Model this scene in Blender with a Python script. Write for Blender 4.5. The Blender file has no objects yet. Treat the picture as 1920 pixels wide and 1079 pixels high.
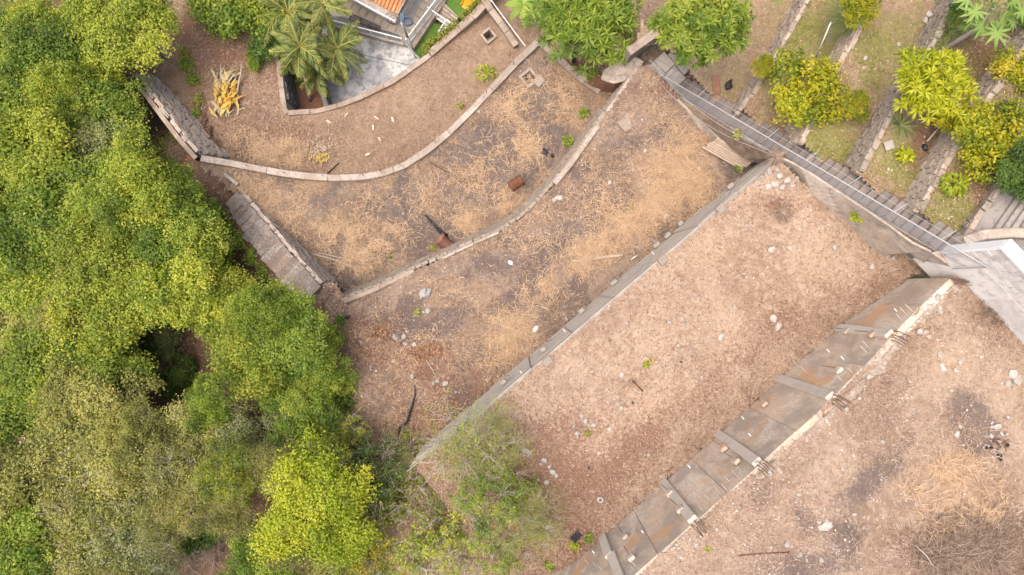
import bpy, bmesh, math, random
import numpy as np
from mathutils import Vector, Matrix

# ------------------------------------------------------------------ camera, sky, sun
SC = bpy.context.scene
COL = SC.collection
CAMZ, FOC = 40.0, 1280.0           # survey drone height; focal length in pixels of a 1920 px wide frame
cd = bpy.data.cameras.new('camera'); cam = bpy.data.objects.new('camera', cd); COL.objects.link(cam)
cam.location = (0, 0, CAMZ); cam.rotation_euler = (0, 0, 0)
cd.sensor_width = 36; cd.lens = FOC / 1920 * 36; cd.clip_end = 3000; cd.clip_start = 0.5
SC.camera = cam

SUN_EL, SUN_AZ = math.radians(74), math.radians(-95)      # azimuth measured from +Y towards +X
W = bpy.data.worlds.new('World'); SC.world = W; W.use_nodes = True
wn = W.node_tree.nodes; wl = W.node_tree.links
sky = wn.new('ShaderNodeTexSky'); sky.sky_type = 'NISHITA'; sky.sun_disc = False
sky.sun_elevation = SUN_EL; sky.sun_rotation = SUN_AZ
sky.air_density = 0.6; sky.dust_density = 6.0; sky.ozone_density = 0.4
wl.new(sky.outputs[0], wn['Background'].inputs[0]); wn['Background'].inputs[1].default_value = 0.15
sd = bpy.data.lights.new('sun', 'SUN'); sd.energy = 0.8; sd.angle = math.radians(90); sd.color = (1.0, 0.95, 0.88)
sun = bpy.data.objects.new('sun', sd); COL.objects.link(sun)
sv = Vector((math.sin(SUN_AZ) * math.cos(SUN_EL), math.cos(SUN_AZ) * math.cos(SUN_EL), math.sin(SUN_EL)))
sun.rotation_euler = (-sv).to_track_quat('-Z', 'Y').to_euler(); sun.location = (0, 0, 60)
SC.view_settings.view_transform = 'Standard'; SC.view_settings.look = 'None'
SC.view_settings.gamma = 1.0; SC.view_settings.exposure = 1.33
SC.view_settings.use_curve_mapping = False
SC.cycles.use_denoising = True
SC.cycles.max_bounces = 6; SC.cycles.diffuse_bounces = 3; SC.cycles.transparent_max_bounces = 4

# ------------------------------------------------------------------ helpers
RNG = np.random.default_rng(7); random.seed(7)

def P(px, py, z):
    d = CAMZ - z
    return Vector(((px - 960) * d / FOC, (539.5 - py) * d / FOC, z))

def PX(v):
    d = CAMZ - v[2]
    return 960 + v[0] * FOC / d, 539.5 - v[1] * FOC / d

def on_plane(px, py, p0, n):
    """point where the line of sight through a photo position meets a plane"""
    r = Vector(((px - 960) / FOC, (539.5 - py) / FOC, -1)); o = Vector((0, 0, CAMZ))
    return o + r * ((p0 - o).dot(n) / r.dot(n))

def tag(o, label=None, cat=None, group=None, kind=None):
    if label: o['label'] = label
    if cat: o['category'] = cat
    if group: o['group'] = group
    if kind: o['kind'] = kind
    return o

def empty(name, loc, label=None, cat=None, group=None, kind=None):
    o = bpy.data.objects.new(name, None); COL.objects.link(o); o.location = loc
    o.empty_display_size = 0.2
    return tag(o, label, cat, group, kind)

def wloc(o):
    v = Vector((0, 0, 0))
    while o is not None:
        v += o.location; o = o.parent
    return v

def link(name, me, mat=None, parent=None, loc=(0, 0, 0)):
    o = bpy.data.objects.new(name, me); COL.objects.link(o); o.parent = parent; o.location = loc
    if mat is not None and len(me.materials) == 0: me.materials.append(mat)
    return o

class MB:
    def __init__(s): s.v = []; s.f = []
    def add(s, vs, fs):
        b = len(s.v); s.v += [tuple(x) for x in vs]; s.f += [tuple(i + b for i in f) for f in fs]; return s
    def hexa(s, b, t):
        """b, t: four bottom and four top corners"""
        return s.add(list(b) + list(t), [(3, 2, 1, 0), (4, 5, 6, 7), (0, 1, 5, 4), (1, 2, 6, 5), (2, 3, 7, 6), (3, 0, 4, 7)])
    def box(s, c, sx, sy, sz, rz=0, M=None):
        R = M if M is not None else Matrix.Rotation(rz, 3, 'Z'); c = Vector(c)
        q = [(-1, -1), (1, -1), (1, 1), (-1, 1)]
        return s.hexa([c + R @ Vector((x * sx / 2, y * sy / 2, -sz / 2)) for x, y in q],
                      [c + R @ Vector((x * sx / 2, y * sy / 2, sz / 2)) for x, y in q])
    def prism(s, poly, z0, z1):
        n = len(poly); g = lambda z, p: z(p) if callable(z) else z
        vs = [(p[0], p[1], g(z0, p)) for p in poly] + [(p[0], p[1], g(z1, p)) for p in poly]
        return s.add(vs, [tuple(range(n - 1, -1, -1)), tuple(range(n, 2 * n))] + [(i, (i + 1) % n, n + (i + 1) % n, n + i) for i in range(n)])
    def tube(s, pts, rad, n=6, cap=True):
        pts = [Vector(p) for p in pts]; k = len(pts)
        if not hasattr(rad, '__len__'): rad = [rad] * k
        vs = []
        for i, p in enumerate(pts):
            t = (pts[min(i + 1, k - 1)] - pts[max(i - 1, 0)])
            t = t.normalized() if t.length > 1e-9 else Vector((0, 0, 1))
            a = t.cross(Vector((0.13, 0.27, 1)) if abs(t.z) < .95 else Vector((1, 0, 0))).normalized(); b = t.cross(a)
            vs += [p + (a * math.cos(2 * math.pi * j / n) + b * math.sin(2 * math.pi * j / n)) * rad[i] for j in range(n)]
        fs = [(i * n + j, i * n + (j + 1) % n, (i + 1) * n + (j + 1) % n, (i + 1) * n + j) for i in range(k - 1) for j in range(n)]
        if cap: fs += [tuple(range(n - 1, -1, -1)), tuple((k - 1) * n + j for j in range(n))]
        return s.add(vs, fs)
    def build(s, name, mat, parent=None, smooth=False, bevel=0):
        off = wloc(parent) if parent is not None else Vector((0, 0, 0))
        me = bpy.data.meshes.new(name)
        me.from_pydata([(x - off.x, y - off.y, z - off.z) for x, y, z in s.v], [], s.f); me.update()
        if smooth: me.polygons.foreach_set('use_smooth', [True] * len(me.polygons))
        o = link(name, me, mat, parent)
        if bevel:
            m = o.modifiers.new('bevel', 'BEVEL'); m.width = bevel; m.segments = 1
        return o

def fast_mesh(name, V, Q, attr=None, smooth=False):
    V = np.asarray(V, np.float32); Q = np.asarray(Q, np.int32); k = Q.shape[1]
    me = bpy.data.meshes.new(name)
    me.vertices.add(len(V)); me.vertices.foreach_set('co', V.ravel())
    me.loops.add(Q.size); me.loops.foreach_set('vertex_index', Q.ravel())
    me.polygons.add(len(Q)); me.polygons.foreach_set('loop_start', np.arange(0, Q.size, k, dtype=np.int32))
    me.polygons.foreach_set('loop_total', np.full(len(Q), k, np.int32))
    if smooth: me.polygons.foreach_set('use_smooth', np.ones(len(Q), bool))
    if attr:
        for nm, a in attr.items():
            a = np.asarray(a, np.float32)
            if a.ndim == 1:
                t = me.attributes.new(nm, 'FLOAT', 'POINT'); t.data.foreach_set('value', a)
            else:
                t = me.attributes.new(nm, 'FLOAT_COLOR', 'POINT'); t.data.foreach_set('color', a.ravel())
    me.update(calc_edges=True); me.validate()
    return me

# numpy noise
_lat = np.random.default_rng(3).random((256, 256)).astype(np.float32)
def vnoise(x, y, s, seed=0):
    x = np.asarray(x, float) * s + 37.3 * (seed + 1); y = np.asarray(y, float) * s + 91.7 * (seed + 1)
    xi = np.floor(x).astype(int); yi = np.floor(y).astype(int); fx = x - xi; fy = y - yi
    fx = fx * fx * (3 - 2 * fx); fy = fy * fy * (3 - 2 * fy)
    g = lambda a, b: _lat[a & 255, b & 255]
    return (g(xi, yi) * (1 - fx) + g(xi + 1, yi) * fx) * (1 - fy) + (g(xi, yi + 1) * (1 - fx) + g(xi + 1, yi + 1) * fx) * fy
def fbm(x, y, s, seed=0, o=4):
    a = 0; w = 1; t = 0
    for i in range(o):
        a = a + w * vnoise(x, y, s * 2 ** i, seed + 5 * i); t += w; w *= .55
    return a / t
def sstep(x, a, b):
    t = np.clip((np.asarray(x, float) - a) / (b - a), 0, 1); return t * t * (3 - 2 * t)
def inpoly(X, Y, poly):
    r = np.zeros(X.shape, bool); n = len(poly)
    for i in range(n):
        x0, y0 = poly[i][0], poly[i][1]; x1, y1 = poly[(i + 1) % n][0], poly[(i + 1) % n][1]
        c = ((y0 > Y) != (y1 > Y)) & (X < (x1 - x0) * (Y - y0) / (y1 - y0 + 1e-12) + x0)
        r ^= c
    return r

# ------------------------------------------------------------------ materials
def new_mat(name):
    m = bpy.data.materials.new(name); m.use_nodes = True
    return m, m.node_tree.nodes, m.node_tree.links, m.node_tree.nodes['Principled BSDF']

def noise_node(n, l, vec, scale, detail=6, rough=.6, dist=0.0):
    t = n.new('ShaderNodeTexNoise'); t.inputs['Scale'].default_value = scale; t.inputs['Detail'].default_value = detail
    t.inputs['Roughness'].default_value = rough; t.inputs['Distortion'].default_value = dist
    if vec is not None: l.new(vec, t.inputs['Vector'])
    return t.outputs['Fac']

def ramp(n, l, fac, a, b, smooth=True):
    r = n.new('ShaderNodeMapRange'); r.inputs[1].default_value = a; r.inputs[2].default_value = b
    if smooth: r.interpolation_type = 'SMOOTHSTEP'
    l.new(fac, r.inputs[0]); return r.outputs[0]

def mixc(n, l, fac, a, b, mode='MIX'):
    m = n.new('ShaderNodeMix'); m.data_type = 'RGBA'; m.blend_type = mode
    for s, v in ((0, fac), (6, a), (7, b)):
        if hasattr(v, 'links'): l.new(v, m.inputs[s])
        else: m.inputs[s].default_value = v if s == 0 else (*v[:3], 1)
    return m.outputs[2]

def math2(n, l, op, a, b):
    m = n.new('ShaderNodeMath'); m.operation = op
    for i, v in enumerate((a, b)):
        if hasattr(v, 'links'): l.new(v, m.inputs[i])
        else: m.inputs[i].default_value = v
    return m.outputs[0]

def coords(n, l, scale=(1, 1, 1), rnd=True):
    t = n.new('ShaderNodeTexCoord'); mp = n.new('ShaderNodeMapping'); mp.inputs['Scale'].default_value = scale
    l.new(t.outputs['Object'], mp.inputs[0])
    if rnd:
        oi = n.new('ShaderNodeObjectInfo'); c = n.new('ShaderNodeCombineXYZ')
        m = math2(n, l, 'MULTIPLY', oi.outputs['Random'], 40.0)
        l.new(m, c.inputs[0]); l.new(m, c.inputs[1]); l.new(c.outputs[0], mp.inputs[1])
    return mp.outputs[0]

ALB = .80
KEEP = ('stained_concrete', 'grey_field_stone', 'white_paint', 'pilaster_concrete', 'grey_board_concrete', 'whitewashed_block', 'rough_plaster', 'brown_stair_tread')
def surf(name, base, layers=(), rough=.9, bump=(), objvar=0.0, metal=0.0, spec=.25):
    """layers: (scale, lo, hi, colour, amount, stretch)"""
    m, n, l, b = new_mat(name)
    k_ = .92 if name in KEEP else ALB
    base = tuple(x * k_ for x in base); layers = [(a, b_, c_, tuple(x * k_ for x in d), e, f) for a, b_, c_, d, e, f in layers]
    vec = coords(n, l)
    c = None
    for i, (sc, lo, hi, col, amt, st) in enumerate(layers):
        v = vec if st == 1 else coords(n, l, st)
        f = ramp(n, l, noise_node(n, l, v, sc, 7, .62, .4), lo, hi)
        f = math2(n, l, 'MULTIPLY', f, amt)
        c = mixc(n, l, f, base if c is None else c, col)
    if objvar:
        oi = n.new('ShaderNodeObjectInfo')
        hv = n.new('ShaderNodeHueSaturation'); hv.inputs['Saturation'].default_value = 1
        r = n.new('ShaderNodeMapRange'); r.inputs[3].default_value = 1 - objvar; r.inputs[4].default_value = 1 + objvar
        l.new(oi.outputs['Random'], r.inputs[0]); l.new(r.outputs[0], hv.inputs['Value'])
        if c is None: hv.inputs['Color'].default_value = (*base, 1)
        else: l.new(c, hv.inputs['Color'])
        c = hv.outputs[0]
    if c is None: b.inputs['Base Color'].default_value = (*base, 1)
    else: l.new(c, b.inputs['Base Color'])
    b.inputs['Roughness'].default_value = rough; b.inputs['Metallic'].default_value = metal
    b.inputs['Specular IOR Level'].default_value = spec
    prev = None
    for sc, st in bump:
        bn = n.new('ShaderNodeBump'); bn.inputs['Strength'].default_value = st; bn.inputs['Distance'].default_value = .03
        l.new(noise_node(n, l, vec, sc, 5, .6), bn.inputs['Height'])
        if prev: l.new(prev, bn.inputs['Normal'])
        prev = bn.outputs[0]
    if prev: l.new(prev, b.inputs['Normal'])
    return m

def soil(name, c0, c1, c2, peb=(.62, .52, .45)):
    """earth: three tones, pale crumbs, dark bits; soot, straw, moss and red litter from the 'paint' attribute"""
    m, n, l, b = new_mat(name)
    sc_ = lambda q: (q[0] * .785, q[1] * .80, q[2] * .762)
    c0, c1, c2, peb = map(sc_, (c0, c1, c2, peb))
    vec = coords(n, l, rnd=False)
    c = mixc(n, l, ramp(n, l, noise_node(n, l, vec, .42, 7, .66, .8), .40, .64), c0, c1)
    c = mixc(n, l, ramp(n, l, noise_node(n, l, vec, 3.1, 8, .7, .3), .42, .7), c, c2)
    at = n.new('ShaderNodeAttribute'); at.attribute_name = 'paint'
    sp = n.new('ShaderNodeSeparateColor'); l.new(at.outputs['Color'], sp.inputs[0])
    brk = noise_node(n, l, vec, 9.0, 6, .7)
    def masked(ch, lo=.25, hi=.75):
        a = math2(n, l, 'ADD', ch, math2(n, l, 'MULTIPLY', math2(n, l, 'SUBTRACT', brk, .5), 2.2))
        return math2(n, l, 'MULTIPLY', ramp(n, l, a, lo, hi), ramp(n, l, ch, .02, .2))
    c = mixc(n, l, math2(n, l, 'MULTIPLY', masked(sp.outputs[1]), .5), c, (.42, .285, .165))
    c = mixc(n, l, math2(n, l, 'MULTIPLY', masked(at.outputs['Alpha']), .8), c, (.15, .072, .045))
    c = mixc(n, l, math2(n, l, 'MULTIPLY', masked(sp.outputs[2]), .75), c, (.19, .20, .055))
    c = mixc(n, l, math2(n, l, 'MULTIPLY', masked(sp.outputs[0], .25, 1.0), .75), c, (.085, .07, .068))
    mid = noise_node(n, l, vec, 7.5, 7, .72, .6)
    c = mixc(n, l, math2(n, l, 'MULTIPLY', ramp(n, l, mid, .50, .36), .55), c, mixc(n, l, .5, c1, (.12, .06, .04)))
    fine = noise_node(n, l, vec, 26, 6, .75)
    c = mixc(n, l, math2(n, l, 'MULTIPLY', ramp(n, l, fine, .55, .72), .55), c, peb)
    c = mixc(n, l, math2(n, l, 'MULTIPLY', ramp(n, l, fine, .46, .30), .6), c, (.11, .068, .046))
    v = n.new('ShaderNodeTexVoronoi'); v.inputs['Scale'].default_value = 13; l.new(vec, v.inputs['Vector'])
    pm = math2(n, l, 'MULTIPLY', ramp(n, l, v.outputs['Distance'], .13, .07), ramp(n, l, noise_node(n, l, vec, 2.2, 3), .5, .62))
    c = mixc(n, l, math2(n, l, 'MULTIPLY', pm, .5), c, peb)
    l.new(c, b.inputs['Base Color']); b.inputs['Roughness'].default_value = .97; b.inputs['Specular IOR Level'].default_value = .1
    b1 = n.new('ShaderNodeBump'); b1.inputs['Strength'].default_value = .8; b1.inputs['Distance'].default_value = .05
    l.new(fine, b1.inputs['Height'])
    b2 = n.new('ShaderNodeBump'); b2.inputs['Strength'].default_value = .7; b2.inputs['Distance'].default_value = .08
    l.new(noise_node(n, l, vec, 5, 6, .65), b2.inputs['Height']); l.new(b1.outputs[0], b2.inputs['Normal'])
    l.new(b2.outputs[0], b.inputs['Normal'])
    return m

def leafmat(name, stops, trans=.35, objvar=.12, rough=.55):
    """stops: colours over the leaf's own tone value 'v'"""
    m, n, l, b = new_mat(name)
    at = n.new('ShaderNodeAttribute'); at.attribute_name = 'v'
    cr = n.new('ShaderNodeValToRGB'); e = cr.color_ramp.elements
    while len(e) < len(stops): e.new(.5)
    for i, c in enumerate(stops):
        e[i].position = i / max(1, len(stops) - 1); e[i].color = (*c, 1)
    l.new(at.outputs['Fac'], cr.inputs[0])
    c = cr.outputs[0]
    oi = n.new('ShaderNodeObjectInfo')
    hv = n.new('ShaderNodeHueSaturation')
    r = n.new('ShaderNodeMapRange'); r.inputs[3].default_value = .93 * (1 - objvar); r.inputs[4].default_value = .93 * (1 + objvar)
    l.new(oi.outputs['Random'], r.inputs[0]); l.new(r.outputs[0], hv.inputs['Value']); l.new(c, hv.inputs['Color'])
    c = hv.outputs[0]
    l.new(c, b.inputs['Base Color']); b.inputs['Roughness'].default_value = rough; b.inputs['Specular IOR Level'].default_value = .25
    if trans:
        t = n.new('ShaderNodeBsdfTranslucent'); l.new(c, t.inputs[0])
        mx = n.new('ShaderNodeMixShader'); mx.inputs[0].default_value = trans
        out = n['Material Output']
        l.new(b.outputs[0], mx.inputs[1]); l.new(t.outputs[0], mx.inputs[2]); l.new(mx.outputs[0], out.inputs[0])
    return m

M = {}
M['soil1'] = soil('soil_dry_grass', (.31, .215, .15), (.25, .165, .115), (.39, .28, .205))
M['soil2'] = soil('soil_burnt', (.27, .195, .15), (.18, .13, .105), (.35, .26, .20))
M['soil3'] = soil('soil_mixed', (.30, .22, .172), (.215, .152, .12), (.39, .29, .23))
M['soil4'] = soil('soil_pale', (.48, .345, .255), (.34, .225, .155), (.54, .41, .32), (.68, .58, .50))
M['soil5'] = soil('soil_pale_litter', (.44, .315, .235), (.31, .21, .15), (.51, .38, .29), (.66, .57, .49))
M['soilg'] = soil('soil_garden', (.36, .25, .165), (.30, .20, .13), (.43, .31, .22))
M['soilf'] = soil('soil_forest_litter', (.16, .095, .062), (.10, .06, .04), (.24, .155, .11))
M['hill'] = surf('hillside_scrub', (.12, .13, .05), [(.3, .4, .6, (.2, .15, .09), .8, 1), (2, .45, .6, (.05, .08, .02), .7, 1)], bump=[(3, .6)])
M['coping'] = surf('pale_coping_concrete', (.45, .385, .32), [(.9, .40, .60, (.33, .26, .20), .9, 1), (5, .48, .66, (.24, .20, .165), .75, 1), (18, .52, .7, (.56, .50, .43), .6, 1)], bump=[(20, .5), (60, .3)], objvar=.08)
M['coping_dirty'] = surf('dirty_coping_concrete', (.40, .32, .25), [(1.2, .4, .62, (.28, .21, .155), .85, 1), (6, .5, .7, (.20, .16, .13), .6, 1), (18, .55, .7, (.5, .43, .36), .5, 1)], bump=[(20, .5), (60, .3)], objvar=.08)
M['concrete_old'] = surf('stained_concrete', (.63, .53, .425), [(.5, .42, .6, (.54, .39, .26), .8, 1), (.9, .58, .40, (.29, .24, .195), .7, (1, 1, .6)), (2.5, .5, .72, (.38, .335, .285), .7, (1, 1, .5)), (.7, .56, .64, (.58, .31, .13), .8, 1), (9, .46, .62, (.38, .315, .255), .6, (2.5, 2.5, .35)), (6, .52, .68, (.46, .39, .32), .6, 1), (25, .55, .7, (.54, .48, .41), .4, 1)], bump=[(14, .35), (50, .25)], objvar=.06)
M['pilaster'] = surf('pilaster_concrete', (.52, .46, .385), [(1.5, .45, .7, (.40, .345, .28), .7, 1), (12, .5, .7, (.52, .47, .40), .5, 1)], bump=[(25, .4)], objvar=.08)
M['wallgrey'] = surf('grey_board_concrete', (.36, .315, .26), [(1.5, .42, .65, (.29, .26, .235), .8, (1, 1, .4)), (5, .5, .7, (.21, .2, .195), .6, (1, 1, 3)), (20, .5, .7, (.44, .40, .35), .4, 1)], bump=[(18, .35)], objvar=.05)
M['plaster'] = surf('rough_plaster', (.52, .445, .36), [(.7, .40, .62, (.36, .295, .23), .85, 1), (3, .48, .66, (.27, .22, .175), .75, 1), (.9, .6, .72, (.5, .33, .18), .5, 1), (22, .5, .7, (.64, .59, .52), .5, 1)], bump=[(8, .6), (35, .5)])
M['whitewall'] = surf('whitewashed_block', (.72, .69, .64), [(.6, .42, .68, (.47, .425, .37), .85, 1), (5, .52, .7, (.38, .335, .28), .75, (1, 1, .4)), (24, .5, .7, (.66, .63, .59), .5, 1)], bump=[(14, .3)])
M['whitepaint'] = surf('white_paint', (.83, .83, .81), [(6, .5, .75, (.7, .69, .66), .5, 1)], rough=.6)
M['stone'] = surf('grey_field_stone', (.38, .32, .265), [(3, .42, .65, (.47, .40, .335), .8, 1), (9, .48, .68, (.18, .145, .12), .75, 1), (1.0, .48, .66, (.33, .235, .165), .85, 1)], bump=[(14, .6)], objvar=.16)
M['stone_step'] = surf('worn_grey_stone_step', (.25, .215, .185), [(2.2, .42, .62, (.34, .305, .275), .9, 1), (6, .44, .60, (.15, .115, .09), .85, (2, 2, 2)), (1.0, .48, .64, (.24, .165, .12), .8, 1)], bump=[(14, .7)], objvar=.22)
M['stone_dark'] = surf('dark_mortared_stone', (.105, .1, .105), [(5, .45, .65, (.21, .2, .2), .8, 1), (14, .5, .68, (.045, .042, .042), .7, 1)], bump=[(10, .8)], objvar=.25)
M['stone_tan'] = surf('tan_garden_stone', (.38, .305, .235), [(3, .42, .65, (.42, .355, .285), .8, 1), (9, .5, .7, (.19, .155, .125), .7, 1), (1.1, .55, .7, (.2, .18, .16), .6, 1)], bump=[(14, .6)], objvar=.25)
M['mortar'] = surf('earth_mortar', (.27, .22, .175), [(8, .4, .7, (.34, .285, .23), .8, 1)], bump=[(15, .6)])
M['rock'] = surf('pale_loose_rock', (.42, .365, .31), [(4, .45, .65, (.50, .45, .40), .8, 1), (11, .5, .7, (.38, .32, .27), .7, 1)], bump=[(16, .5)], objvar=.18)
M['rock_grey'] = surf('grey_loose_rock', (.40, .375, .345), [(4, .45, .65, (.50, .47, .44), .8, 1), (11, .5, .7, (.27, .245, .22), .7, 1)], bump=[(16, .5)], objvar=.15)
M['step'] = surf('brown_stair_tread', (.185, .155, .135), [(1.6, .42, .65, (.235, .20, .17), .8, 1), (7, .5, .7, (.185, .165, .15), .7, 1), (25, .5, .7, (.38, .33, .285), .4, 1)], bump=[(18, .4)], objvar=.16)
M['slab'] = surf('court_slab', (.45, .445, .445), [(.7, .38, .52, (.68, .67, .65), .95, 1), (2.4, .48, .58, (.29, .285, .29), .8, 1), (.6, .6, .72, (.30, .235, .20), .6, 1), (14, .5, .7, (.47, .46, .45), .4, 1)], bump=[(20, .2)], rough=.8)
M['darkconc'] = surf('mossy_dark_concrete', (.17, .165, .165), [(3, .45, .65, (.28, .27, .265), .8, 1), (10, .5, .7, (.085, .08, .08), .7, 1)], bump=[(15, .4)])
M['ribbed'] = surf('grey_ribbed_concrete', (.36, .325, .29), [(2, .42, .65, (.29, .26, .235), .8, 1), (7, .5, .68, (.20, .18, .165), .7, 1)], bump=[(20, .3)], objvar=.1)
M['pave'] = surf('yard_pavement', (.46, .41, .36), [(2, .42, .65, (.38, .34, .30), .8, 1), (12, .5, .7, (.54, .49, .44), .5, 1)], bump=[(20, .2)])
M['paver'] = surf('cream_paver', (.60, .50, .38), [(3, .42, .65, (.54, .44, .34), .7, 1), (20, .5, .7, (.66, .57, .46), .5, 1)], bump=[(20, .2)], objvar=.08)
M['terracotta'] = surf('terracotta_tile', (.56, .23, .095), [(3, .45, .65, (.66, .31, .14), .8, 1), (9, .5, .7, (.36, .14, .07), .6, 1)], objvar=.15, bump=[(12, .3)])
M['turf'] = surf('green_turf', (.10, .20, .03), [(4, .4, .65, (.145, .25, .04), .8, 1), (40, .45, .65, (.06, .125, .02), .7, 1)], bump=[(60, .8)])
M['galv'] = surf('galvanised_steel', (.50, .50, .50), [(9, .45, .7, (.46, .45, .44), .7, 1)], rough=.45, metal=.25)
M['wire'] = surf('weathered_wire', (.42, .40, .38), rough=.6, metal=.2)
M['rust'] = surf('rusty_steel', (.145, .062, .035), [(5, .42, .65, (.22, .095, .05), .8, 1), (16, .5, .7, (.08, .038, .025), .7, 1)], bump=[(30, .4)], rough=.85)
M['rebar'] = surf('rebar_steel', (.15, .095, .07), [(8, .45, .65, (.24, .14, .09), .8, 1)], rough=.8)
M['pipe_white'] = surf('white_plastic_pipe', (.68, .66, .62), rough=.5)
M['black'] = surf('black_plastic', (.022, .022, .026), [(8, .5, .7, (.07, .07, .075), .6, 1)], rough=.5)
M['yellow'] = surf('yellow_plastic', (.72, .40, .03), [(3, .5, .7, (.8, .5, .07), .6, 1)], rough=.45)
M['blue'] = surf('blue_grey_hose', (.07, .105, .15), rough=.5)
M['white_scrap'] = surf('white_plastic_scrap', (.82, .82, .82), rough=.5)
M['charcoal'] = surf('charred_wood', (.028, .025, .024), [(9, .5, .68, (.14, .125, .115), .8, 1)], bump=[(20, .7)])
M['ash'] = surf('grey_ash', (.44, .41, .39), [(6, .45, .65, (.6, .57, .54), .7, 1), (12, .5, .7, (.13, .12, .115), .7, 1)], bump=[(20, .5)])
M['deadwood'] = surf('grey_dead_wood', (.40, .335, .27), [(5, .45, .65, (.50, .43, .355), .8, 1), (14, .5, .7, (.24, .19, .15), .6, 1)], bump=[(20, .4)], objvar=.15)
M['bark'] = surf('grey_brown_bark', (.22, .175, .135), [(4, .42, .65, (.34, .285, .23), .8, (1, 1, .4)), (12, .5, .7, (.11, .085, .065), .7, 1)], bump=[(18, .6)])
M['bark_pale'] = surf('pale_twig_bark', (.44, .38, .32), [(5, .42, .65, (.34, .285, .235), .8, 1)], bump=[(18, .4)])
M['husk'] = surf('pale_dry_husk', (.60, .46, .33), [(5, .45, .65, (.70, .58, .46), .8, 1), (7, .55, .7, (.40, .22, .11), .7, 1)], objvar=.2)
M['boards'] = surf('weathered_board', (.42, .33, .25), [(3, .45, .65, (.50, .41, .32), .8, (.3, 3, 3)), (12, .5, .7, (.25, .19, .14), .6, 1)], bump=[(20, .4)], objvar=.15)
M['redclay'] = surf('red_clay', (.26, .13, .085), [(3, .45, .65, (.34, .18, .12), .8, 1), (14, .5, .7, (.17, .085, .06), .6, 1)], bump=[(10, .6)])
# foliage: tone ramps
M['lf_green'] = leafmat('leaves_green', [(.09, .15, .026), (.19, .285, .036), (.30, .385, .052), (.45, .49, .075)], trans=.45)
M['lf_yellow'] = leafmat('leaves_yellow_green', [(.125, .18, .028), (.265, .34, .04), (.39, .44, .055), (.55, .54, .075)], trans=.45)
M['lf_lime'] = leafmat('leaves_lime', [(.18, .25, .02), (.31, .385, .028), (.42, .47, .035), (.52, .515, .05)], trans=.42)
M['lf_olive'] = leafmat('leaves_olive', [(.205, .21, .065), (.315, .325, .085), (.415, .41, .105), (.54, .495, .135)], trans=.45)
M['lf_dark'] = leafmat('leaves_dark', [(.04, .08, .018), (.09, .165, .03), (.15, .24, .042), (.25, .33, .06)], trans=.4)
M['lf_grey'] = leafmat('leaves_grey_green', [(.12, .15, .06), (.23, .27, .10), (.32, .36, .13), (.43, .44, .16)], trans=.4)
M['lf_mango'] = leafmat('leaves_mango', [(.06, .12, .018), (.14, .225, .028), (.25, .32, .038), (.42, .45, .06)], rough=.5)
M['lf_mangoy'] = leafmat('leaves_mango_young', [(.16, .20, .01), (.32, .36, .015), (.43, .45, .02), (.54, .51, .03)], rough=.45)
M['lf_citrus'] = leafmat('leaves_citrus_yellow', [(.10, .15, .012), (.25, .29, .015), (.44, .40, .02), (.56, .45, .035)])
M['lf_palm'] = leafmat('leaves_palm', [(.085, .135, .04), (.19, .25, .065), (.31, .35, .10), (.52, .44, .11)], rough=.45)
M['lf_papaya'] = leafmat('leaves_papaya', [(.09, .17, .035), (.15, .25, .05), (.21, .31, .07), (.3, .37, .1)], rough=.5)
M['lf_ivy'] = leafmat('leaves_ivy', [(.09, .13, .015), (.2, .25, .03), (.33, .32, .05), (.42, .34, .08)])
M['lf_banana'] = leafmat('leaves_banana', [(.14, .24, .03), (.25, .35, .05), (.32, .4, .07), (.4, .42, .1)])
M['lf_deadban'] = leafmat('dead_banana_leaves', [(.36, .30, .2), (.5, .42, .25), (.54, .38, .06), (.50, .25, .04)], trans=.2)
M['lf_orange'] = leafmat('orange_dead_leaves', [(.20, .095, .045), (.32, .165, .085), (.42, .25, .14)], trans=.15)
M['lf_flower'] = leafmat('orange_new_leaves', [(.42, .15, .03), (.55, .22, .05)], trans=.2)
M['straw'] = leafmat('dry_straw', [(.16, .10, .065), (.35, .225, .135), (.53, .36, .21), (.67, .50, .32)], trans=.15, objvar=0)
M['drygrass'] = leafmat('dry_brown_grass', [(.12, .07, .045), (.26, .165, .115), (.40, .285, .20), (.54, .415, .315)], trans=.15, objvar=0)
M['litter'] = leafmat('leaf_litter', [(.09, .045, .03), (.24, .125, .08), (.42, .27, .19), (.60, .46, .36)], trans=.1, objvar=0)
M['gravel'] = leafmat('gravel_chips', [(.20, .15, .12), (.32, .26, .21), (.42, .36, .31), (.56, .51, .46)], trans=0, objvar=0)
M['twigs'] = leafmat('dry_twigs', [(.10, .062, .042), (.21, .145, .10), (.36, .27, .195)], trans=0, objvar=0)
# ------------------------------------------------------------------ levels and lines of the hillside
Z0, Z1, Z2, Z3, Z4, Z5 = .5, 3.7, 6.5, 9.0, 13.6, 18.0
def xy(px, py, z): v = P(px, py, z); return (v.x, v.y)
C1 = [xy(a, b, 6.7) for a, b in [(376, 297), (430, 306), (470, 314), (530, 325), (580, 331), (630, 334), (680, 332), (720, 325), (760, 309), (800, 283), (840, 250), (880, 211), (925, 163), (968, 117), (1010, 77)]]
R3T = [xy(a, b, 9.1) for a, b in [(1190, 140), (1150, 197), (1103, 262), (1070, 308), (1040, 345), (1010, 378), (976, 412), (936, 436), (879, 461), (830, 485), (777, 507), (704, 543), (645, 566)]]
R3B = [xy(a, b, 6.5) for a, b in [(1162, 150), (1118, 200), (1068, 266), (1034, 308), (1004, 343), (970, 376), (938, 402), (896, 423), (845, 447), (795, 470), (745, 492), (680, 523), (635, 540)]]
W2 = lambda x: -3.79 + .8563 * x            # foot of the grey wall
W1 = lambda x: -12.86 + .894 * x            # foot of the pilastered wall
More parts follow.
